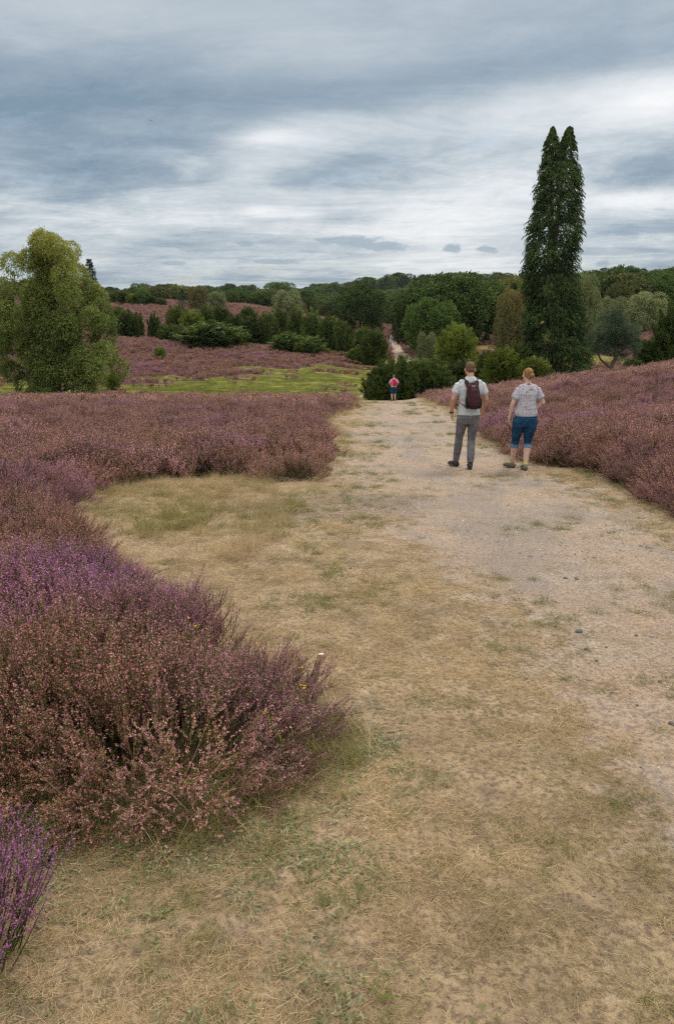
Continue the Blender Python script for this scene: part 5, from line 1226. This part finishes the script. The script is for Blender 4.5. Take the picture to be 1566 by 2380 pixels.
def rounded(bm, pts_rings): b_rings(bm, pts_rings)
def backpack(label, loc, k, yaw, sh, mats, small=False):
    """teardrop daypack worn high on the back: straps, pockets, zip, print"""
    root = bpy.data.objects.new('backpack', None); COL.objects.link(root); root.location = loc; root.rotation_euler = (0, 0, yaw); root.scale = (k, k, k); tagged(root, label, 'backpack')
    yb = -.125; bm = bmesh.new(); x0 = .012
    b_rings(bm, [(x0+.03, yb-.050, 1.065, .060, .045), (x0+.025, yb-.065, 1.10, .095, .065), (x0+.018, yb-.080, 1.17, .118, .080), (x0+.01, yb-.080, 1.27, .122, .080), (x0+.0, yb-.065, 1.37, .108, .066), (x0, yb-.045, 1.45, .090, .045), (x0, yb-.025, 1.50, .068, .026)], 28, 2.6)
    link('pack', fuse('pack', bm, mats[0], .008, .006, .06), root)
    if not small:
        bm = bmesh.new(); b_rings(bm, [(x0+.022, yb-.145, 1.13, .060, .022), (x0+.016, yb-.160, 1.19, .074, .026), (x0+.010, yb-.160, 1.29, .074, .024), (x0+.004, yb-.132, 1.38, .060, .020), (x0, yb-.105, 1.42, .040, .016)], 24, 3)
        link('front_pocket', fuse('front_pocket', bm, mats[0], .006, .004, .05), root)
        for s in (-1, 1):
            bm = bmesh.new(); b_limb(bm, [(x0+.02+s*.098, yb-.055, 1.10), (x0+.018+s*.112, yb-.075, 1.17), (x0+.012+s*.118, yb-.070, 1.25)], [(.034, .052), (.026, .060), (.012, .05)], 12, (0, 1, 0)); link('side_pocket', fuse('side_pocket', bm, mats[1], .007, .004, .03), root)
        bm = bmesh.new(); b_limb(bm, [(x0-.045, yb-.176, 1.20), (x0-.043, yb-.178, 1.29), (x0-.038, yb-.158, 1.345)], [.0045, .0045, .0045], 8); link('zip', fuse('zip', bm, mats[1], .003, 0), root)
        bm = bmesh.new()
        for (z, xx, L) in ((1.225, .058, .020), (1.205, .055, .026), (1.185, .060, .018), (1.165, .054, .022), (1.245, .062, .012)): b_limb(bm, [(x0+xx-.018, yb-.180+.012*(z < 1.18), z), (x0+xx+L*.4, yb-.172+.012*(z < 1.18), z+.006)], [(.005, .006), (.005, .006)], 8)
        link('print', fuse('print', bm, mats[2], .003, 0, smooth=1), root)
        bm = bmesh.new()
        b_limb(bm, [(x0-.024, yb-.090, 1.435), (x0-.012, yb-.090, 1.458)], [.006, .006], 8); b_limb(bm, [(x0-.004, yb-.094, 1.435), (x0+.006, yb-.090, 1.458)], [.006, .006], 8); b_limb(bm, [(x0+.018, yb-.092, 1.432), (x0+.024, yb-.088, 1.455)], [.006, .006], 8); b_limb(bm, [(x0-.03, yb-.095, 1.430), (x0+.03, yb-.095, 1.430)], [.004, .004], 8)
        link('reflective_mark', fuse('reflective_mark', bm, METAL, .003, 0, smooth=1), root)
        bm = bmesh.new(); b_limb(bm, [(x0+.040, yb-.115, 1.395), (x0+.048, yb-.140, 1.35), (x0+.056, yb-.150, 1.325)], [.005, .004, .006], 8); link('zip_pull', fuse('zip_pull', bm, METAL, .003, 0, smooth=1), root)
    for s in (-1, 1):
        bm = bmesh.new()
        b_limb(bm, [(x0+s*.060, yb-.030, 1.42), (s*.092, yb+.015, 1.515), (s*.108, -.02, 1.562), (s*.120, .07, 1.53), (s*.125, .125, 1.43), (s*.14, .130, 1.30), (s*.17, .06, 1.19), (s*.175, -.03, 1.165), (x0+s*.10, yb-.03, 1.10)], [(.040, .008)]*5+[(.026, .006)]*2+[(.014, .005)]*2, 10, None)
        link('strap', fuse('strap', bm, mats[0] if not small else mats[0], .006, 0, smooth=1), root)
    bm = bmesh.new(); b_limb(bm, [(x0-.018, yb-.045, 1.50), (x0-.012, yb-.075, 1.53), (x0+.012, yb-.075, 1.53), (x0+.018, yb-.045, 1.50)], [.006]*4, 8); link('loop', fuse('loop', bm, mats[1], .004, 0, smooth=1), root)
    return root

MX, MY = unproject([(1082, 1090)])[0]
man_loc = (MX, MY, tz(MX, MY)-.005)
slope = lambda y: -.088*y
JM = dict(aL=(-.108, .36, .095+slope(.36)), aR=(.058, -.06, .10+slope(-.06)), wL=(-.285, .03, .975), wR=(.262, .10, .985), tL=(-.45, .9), tR=(.12, 1), nod=.42, head=(0, .062, 1.688), trouser=1.93, curl=.55)
WM = dict(headk=1.05, sh=.198, hip=.180, waist=.158, neck=1.08, arm=1.05, thigh=.086, calf=1.0, hem=.945, sleeve=.60, boot=.115, loose=.016, collar=1.585)
mk = dict(skin=SKIN, hair=HAIRS, top=TEE, bottom=JEANG, shoe=BLACKS, sole=SOLE)
pm, jm = person('man walking away in a pale blue shirt and grey jeans, head bowed', man_loc, 1.80, R(2), JM, WM, mk)
bm = bmesh.new(); wv3 = jm['wL']; dv = (jm['wL']-jm['eL']).normalized(); b_limb(bm, [wv3-dv*.022, wv3+dv*.002], [(.034, .028)]*2, 16); link('watch', fuse('watch', bm, PACKB, .004, 0, smooth=1), pm)
backpack('dark maroon daypack with a red print on the back of the man', man_loc, 1.0, R(2), .195, (PACK, PACKB, REDP))
WX, WY = unproject([(1212, 1092)])[0]
wloc = (WX, WY, tz(WX, WY)-.005)
JW = dict(aL=(-.13, .28, .10+slope(.28)), aR=(.045, -.05, .10+slope(-.05)), wL=(-.285, .02, .96), wR=(.23, .20, 1.08), tL=(-.7, .75), tR=(-.12, 1), nod=.05, turn=R(22), head=(-.01, .035, 1.70), trouser=1.17, bun=True, curl=.45)
WW = dict(sh=.160, hip=.196, waist=.142, neck=.88, arm=.92, thigh=.106, calf=1.14, hem=.985, sleeve=.62, boot=.085, loose=.016, blouson=True, collar=1.545, neckw=.115, foot=.92, headk=1.0)
pw_, jw = person('woman walking away in a spotted white top and rolled blue jeans', wloc, 1.70, R(-2), JW, WW, dict(skin=SKINP, hair=HAIRR, top=BLOUSE, bottom=JEANB, cuff=CUFF, shoe=GREYS, sole=SOLE, sock=SOCK))
bm = bmesh.new()
for (a, b) in (((-.035, -.074, 1.550), (.0, -.074, 1.562)), ((.0, -.074, 1.562), (.036, -.074, 1.548)), ((-.022, -.076, 1.544), (.022, -.076, 1.544)), ((0, -.070, 1.575), (0, -.076, 1.542))): b_limb(bm, [a, b], [(.005, .0045)]*2, 8)
link('tattoo', fuse('tattoo', bm, TATTOO, .003, 0, smooth=1), pw_)
bm = bmesh.new(); b_limb(bm, [(.012, -.135, 1.468), (.052, -.135, 1.470)], [(.004, .006)]*2, 8); link('label_tab', fuse('label_tab', bm, cm('brown_leather', (.22, .10, .06)), .003, 0, smooth=1), pw_)
bm = bmesh.new(); wv3 = jw['wL']; dv = (jw['wL']-jw['eL']).normalized(); b_limb(bm, [wv3-dv*.006, wv3+dv*.004], [(.029, .025)]*2, 16); link('bracelet', fuse('bracelet', bm, cm('pale_bracelet', (.55, .50, .40)), .004, 0, smooth=1), pw_)
# back pocket seams of both pairs of jeans
for (root, hp, zc, col) in ((pm, .17, .90, cm('grey_seam', (.13, .13, .145))), (pw_, .20, .905, cm('blue_seam', (.05, .13, .22)))):
    for s in (-1, 1):
        b = MB(); cx = s*hp*.50; yb = -.142 if hp < .18 else -.152
        for (x0_, z0_, x1_, z1_) in ((cx-.055, zc+.05, cx+.055, zc+.05), (cx-.055, zc+.05, cx-.050, zc-.06), (cx+.055, zc+.05, cx+.050, zc-.06), (cx-.050, zc-.06, cx, zc-.085), (cx, zc-.085, cx+.050, zc-.06)):
            b.tube([(x0_, yb+.03*abs(x0_)/hp*abs(x0_)/hp, z0_), (x1_, yb+.03*abs(x1_)/hp*abs(x1_)/hp, z1_)], .0026, 5)
        link('pocket_seam', b.mesh('pocket_seam', [col]), root)

# the walker with the red backpack at the crest
FX, FY = unproject([(914, 932)])[0]
if FY > 52: FY = 49.0; FX = tu(914, 932)*FY
floc = (FX, FY, tz(FX, FY)-.01)
JF = dict(aL=(-.10, .0, .10), aR=(.11, .05, .10), wL=(-.22, .10, 1.13), wR=(.22, .10, 1.13), tL=(-.3, 1), tR=(.3, 1), nod=.2, head=(0, .04, 1.69), trouser=.85, cap=False)
WF = dict(sh=.185, hip=.185, waist=.17, neck=1, arm=1, thigh=.095, calf=1.05, hem=.97, sleeve=.85, loose=.02)
person('walker at the crest in a pink shirt and petrol blue shorts', floc, 1.68, R(3), JF, WF, dict(skin=SKINP, hair=HAIRG, top=PINK, bottom=NAVY, shoe=BLACKS, sole=SOLE), vox=.016, detail=False)
backpack('bright red backpack on the walker at the crest', floc, .93, R(3), .185, (REDB, PACKB), small=True)
# the tiny walkers on the far track and by the round oak
GT = 'distant walkers'
JT = dict(aL=(-.10, .12, .10), aR=(.09, -.1, .10), wL=(-.25, .05, .96), wR=(.25, .08, .96), tL=(-.2, 1), tR=(.2, 1), nod=.1, trouser=1.9)
WT = dict(sh=.19, hip=.175, waist=.165, neck=1, arm=1.1, thigh=.09, calf=1.05, hem=.93, sleeve=.6, loose=.025)
for (u, y, top, bot, lab, yw) in [(906.5, 148, (.42, .56, .74), (.22, .32, .48), 'far walker in a light blue shirt, nearest on the distant track', 0), (908.5, 166, (.55, .50, .68), (.02, .04, .08), 'far walker in a lilac top and dark trousers on the distant track', .1), (901.5, 170, (.10, .03, .10), (.03, .03, .06), 'far walker in dark plum clothes beside the juniper by the track', -.1),
                         (827, 215, (.75, .55, .50), (.3, .2, .2), 'tiny figure in a pale top under the round oak, leftmost of the group', .3), (831, 216, (.55, .16, .13), (.06, .06, .09), 'tiny figure in a red top under the round oak', -.5), (840.5, 226, (.72, .66, .70), (.1, .12, .2), 'tiny figure in a white top under the round oak', .2),
                         (844, 226, (.58, .26, .22), (.1, .1, .15), 'tiny figure in a salmon top, middle of the group by the round oak', 2.8), (847.5, 225, (.78, .78, .80), (.15, .12, .15), 'tiny figure in pale clothes, rightmost of the group by the round oak', .4)]:
    x = tu(u)*y
    person(lab, (x, y, tz(x, y)), 1.7, yw, JT, WT, dict(skin=SKIN, hair=HAIRS, top=cm('far_top', top), bottom=cm('far_trousers', bot), shoe=BLACKS, sole=SOLE), GT, vox=.03, detail=False)

# ------------------------------------------------------------------ small things
# pine cone at the foot of the corner heather
def pine_cone():
    p = unproject([(107, 2008)])[0]; b = MB(); g = np.random.default_rng(5); n = 90; i = np.arange(n); q = (i+.5)/n; a = i*2.39996
    r = .021*np.sin(np.clip(q*2.6+.35, 0, 3.1))+.003; z = .052*(q-.5)
    C = np.stack([np.cos(a)*r, np.sin(a)*r, z], 1); O = np.stack([np.cos(a), np.sin(a), .35+0*a], 1); O = unit(O); S = unit(np.cross(O, [0, 0, 1.])); U = np.cross(S, O)
    for k in range(n):
        c, o, s, u = C[k], O[k], S[k], U[k]; w_, L_, t_ = .0075, .011, .0028
        V = [c-s*w_*.5-u*t_*.3, c+s*w_*.5-u*t_*.3, c+o*L_+s*w_*.62-u*t_, c+o*L_-s*w_*.62-u*t_, c-s*w_*.5+u*t_*.3, c+s*w_*.5+u*t_*.3, c+o*L_+s*w_*.55+u*t_, c+o*L_-s*w_*.55+u*t_]
        b.add(V, [[3, 2, 1, 0], [4, 5, 6, 7], [0, 1, 5, 4], [1, 2, 6, 5], [2, 3, 7, 6], [3, 0, 4, 7]], 0, .5)
    b.tube(np.array([[0, 0, -.028], [0, 0, -.01], [0, 0, .012], [0, 0, .026]]), np.array([.008, .015, .015, .004]), 8)
    o = link('pine_cone', b.mesh('pine_cone', [plain_mat('cone_scales', (.10, .075, .055), (.24, .20, .16), 220, .8)])); o.location = (p[0], p[1], tz(*p)+.022); o.rotation_euler = (1.35, .2, .9)
    tagged(o, 'open brown pine cone lying beside the bright purple heather tuft', 'pine cone')
pine_cone()
# bright purple heather tuft in the lower left corner
HBR = leaf_mat('bright_heather_flowers', (.32, .09, .27), (.56, .24, .46), None, .2)
HBG = leaf_mat('bright_heather_greenery', (.05, .065, .02), (.11, .13, .04), None, .2)
def corner_heather():
    g = np.random.default_rng(17); b = MB(); p0 = unproject([(-120, 2225)])[0]
    for s in range(230):
        a = g.random()*6.283; r = .20*math.sqrt(g.random()); P0 = np.array([math.cos(a)*r, math.sin(a)*r, 0]); ln = .20+.13*g.random()
        d0 = unit(np.array([math.cos(a)*(.15+1.5*r), math.sin(a)*(.15+1.5*r), 1.0])+g.normal(size=3)*.12); tt = np.linspace(0, 1, 6); P = P0+np.outer(tt*ln, d0)+np.outer(tt**2*.04, [0, 0, 1])
        b.tube(P, np.linspace(.0022, .0008, 6), 3, 1, .4)
        tw = [(P, .55, 34)]
        for k in range(6):
            t0 = .4+.5*g.random(); p = np.array([np.interp(t0, tt, P[:, q]) for q in range(3)]); dd = unit(d0+g.normal(size=3)*.45+[0, 0, .3]); tw.append((p+np.outer(np.linspace(0, 1, 4), dd)*ln*.26, .25, 20))
        for (Q, f0, m_) in tw:
            q = f0+(1-f0)*g.random(m_); s_ = np.linspace(0, 1, len(Q)); C = np.stack([np.interp(q, s_, Q[:, i]) for i in range(3)], 1); rd = unit(g.normal(size=(m_, 3))); C += rd*.0025
            b.leaves(C, unit(rd+[0, 0, .5]), unit(np.cross(rd, g.normal(size=(m_, 3)))), .0048*(.8+.6*g.random(m_)), .0036, 0, g.random(m_))
            q = g.random(m_)*.8; C = np.stack([np.interp(q, s_, Q[:, i]) for i in range(3)], 1); rd = unit(g.normal(size=(m_, 3))+[0, 0, .6]); b.leaves(C+rd*.003, rd, unit(np.cross(rd, g.normal(size=(m_, 3)))), .008, .0018, 1)
    o = link('heather_bush', b.mesh('heather_bush', [HBR, HBG])); o.location = (p0[0], p0[1], tz(*p0)-.01); tagged(o, 'bright purple heather tuft in the corner beside the pine cone', 'heather')
corner_heather()
# yellow flowering herbs in the heather
YEL = plain_mat('yellow_petals', (.70, .42, .01), (.80, .55, .02), 80, .6, .2, .0005)
def yellow_herb(seed, h=.3, nfl=4):
    g = np.random.default_rng(seed); b = MB(); t = np.linspace(0, 1, 6); bend = g.normal(size=2)*.05; P = np.stack([bend[0]*t**2, bend[1]*t**2, t*h], 1); b.tube(P, np.linspace(.0022, .0012, 6), 4, 1, .6)
    k = 26; q = .25+.7*g.random(k); C = np.stack([np.interp(q, t, P[:, i]) for i in range(3)], 1); a = g.random(k)*6.28; D = unit(np.stack([np.cos(a), np.sin(a), .5+0*a], 1)); b.leaves(C+D*.012, D, unit(np.cross(D, [0, 0, 1.])), .03, .009, 1, g.random(k))
    for f in range(nfl):
        c = P[-1]+np.array([g.normal()*.018, g.normal()*.018, .006*g.random()]); b.tube(np.array([P[-2], c]), .001, 3, 1, .5); m_ = 12; a = np.arange(m_)*6.283/m_; D = np.stack([np.cos(a), np.sin(a), .15+0*a], 1); b.leaves(c+D*.004, D, unit(np.cross(D, [0, 0, 1.])), .008, .0035, 0); b.leaves(c[None]+g.normal(size=(6, 3))*.002, rand_dirs(6, g), rand_dirs(6, g), .006, .005, 0)
    return b.mesh('yellow_herb', [YEL, L_LIME])
YM = [yellow_herb(i, .30, 3+i % 3) for i in range(4)]
for i, (u, v, h, hb) in enumerate([(432, 1424, .42, .40), (428, 1468, .40, .38), (705, 1588, .36, .34), (668, 1640, .34, .33), (694, 1538, .36, .34), (345, 1560, .42, .40), (783, 1050, .4, .30), (410, 1395, .4, .4), (318, 1195, .20, .18), (422, 1190, .20, .18), (450, 1440, .40, .38), (560, 1505, .42, .38)]):
    p = unproject([(u, v, hb)])[0]; o = link('yellow_flower', YM[i % 4]); o.location = (p[0], p[1], tz(*p)); s = h/.30; o.scale = (.55 if p[1] < 6 else 1.0, .55 if p[1] < 6 else 1.0, s*.86); o.rotation_euler = (0, 0, i*1.3)
    tagged(o, 'small yellow flower standing up among the heather and grass', 'flower', 'yellow flowers dotted in the heath')
# two birds high up
BIRD = plain_mat('dark_feathers', (.03, .032, .04), (.06, .065, .07), 20, .8)
def bird(u, v, y, s, label, roll):
    b = MB(); n = 9; t = np.linspace(-1, 1, n)
    b.tube(np.array([[0, -.22, 0], [0, -.12, .01], [0, 0, .015], [0, .1, .02], [0, .17, .015], [0, .21, .01]]), np.array([.01, .035, .055, .05, .032, .008]), 8)
    for sx in (-1, 1):
        V = []; q = np.linspace(0, 1, 7)
        for k in q: ch = .16*(1-k)**.6+.02; V += [[sx*(.03+.6*k), .06-.10*k**2, .02+.05*math.sin(k*2.4)], [sx*(.03+.6*k), .06-.10*k**2-ch, .015+.05*math.sin(k*2.4)]]
        b.add(V, [[2*i, 2*i+1, 2*i+3, 2*i+2] for i in range(6)], 0, .5)
    b.add([[-.02, -.2, .0], [.02, -.2, .0], [.06, -.36, 0], [-.06, -.36, 0]], [[0, 1, 2, 3]])
    me = b.mesh('bird', [BIRD]); o = link('bird', me); m = o.modifiers.new('t', 'SOLIDIFY'); m.thickness = .012
    o.location = (tu(u, v)*y, y, ev(v)*y+EYE); o.scale = (s, s, s); o.rotation_euler = (.1, roll, .3); tagged(o, label, 'bird')
bird(351, 280, 130, 1.0, 'small dark bird gliding high in the grey sky on the left', .30)
bird(68, 342, 190, .85, 'faint speck of a bird near the left edge of the sky', .8)

WHT = plain_mat('white_petals', (.75, .74, .70), (.85, .84, .80), 80, .6, .2, .0005)
def white_flower():
    b = MB(); g = np.random.default_rng(3); P = np.array([[0, 0, 0], [.01, 0, .2], [.03, 0, .36]]); b.tube(P, .0016, 4, 1, .5)
    for k in range(5):
        c = P[-1]+g.normal(size=3)*.003; m_ = 8; a = np.arange(m_)*6.283/m_; D = np.stack([np.cos(a), np.sin(a), .3+0*a], 1); b.leaves(c+D*.003, D, unit(np.cross(D, [0, 0, 1.])), .006, .004, 0)
    p = unproject([(730, 1520, .36)])[0]; o = link('white_flower', b.mesh('white_flower', [WHT, L_LIME])); o.location = (p[0], p[1], tz(*p)); tagged(o, 'single white flower head at the right edge of the near heather', 'flower')
white_flower()
# ------------------------------------------------------------------ the air
def haze():
    zmin = min(-8.5, float(terrain(np.array([0.]), np.array([-3900.]))[0])-1)
    bm = bmesh.new(); bmesh.ops.create_cube(bm, size=1); me = bpy.data.meshes.new('haze'); bm.to_mesh(me); bm.free()
    gz = [v.co.z for v in bpy.data.objects['ground'].data.vertices]; z0 = min(gz)-1; z1 = max(max(gz), 30)+2
    o = link('haze', me); o.scale = (9000, 9000, z1-z0); o.location = (0, 0, (z0+z1)/2)
    m, n, out = new_mat('haze'); v = n.new('ShaderNodeVolumePrincipled'); v.inputs['Color'].default_value = (.80, .88, 1.0, 1); v.inputs['Density'].default_value = .00005; v.inputs['Anisotropy'].default_value = .2
    n.l.new(v.outputs[0], out.inputs['Volume']); me.materials.append(m); tagged(o, 'thin bluish air between the viewer and the distant woods', None, None, 'stuff')
haze()
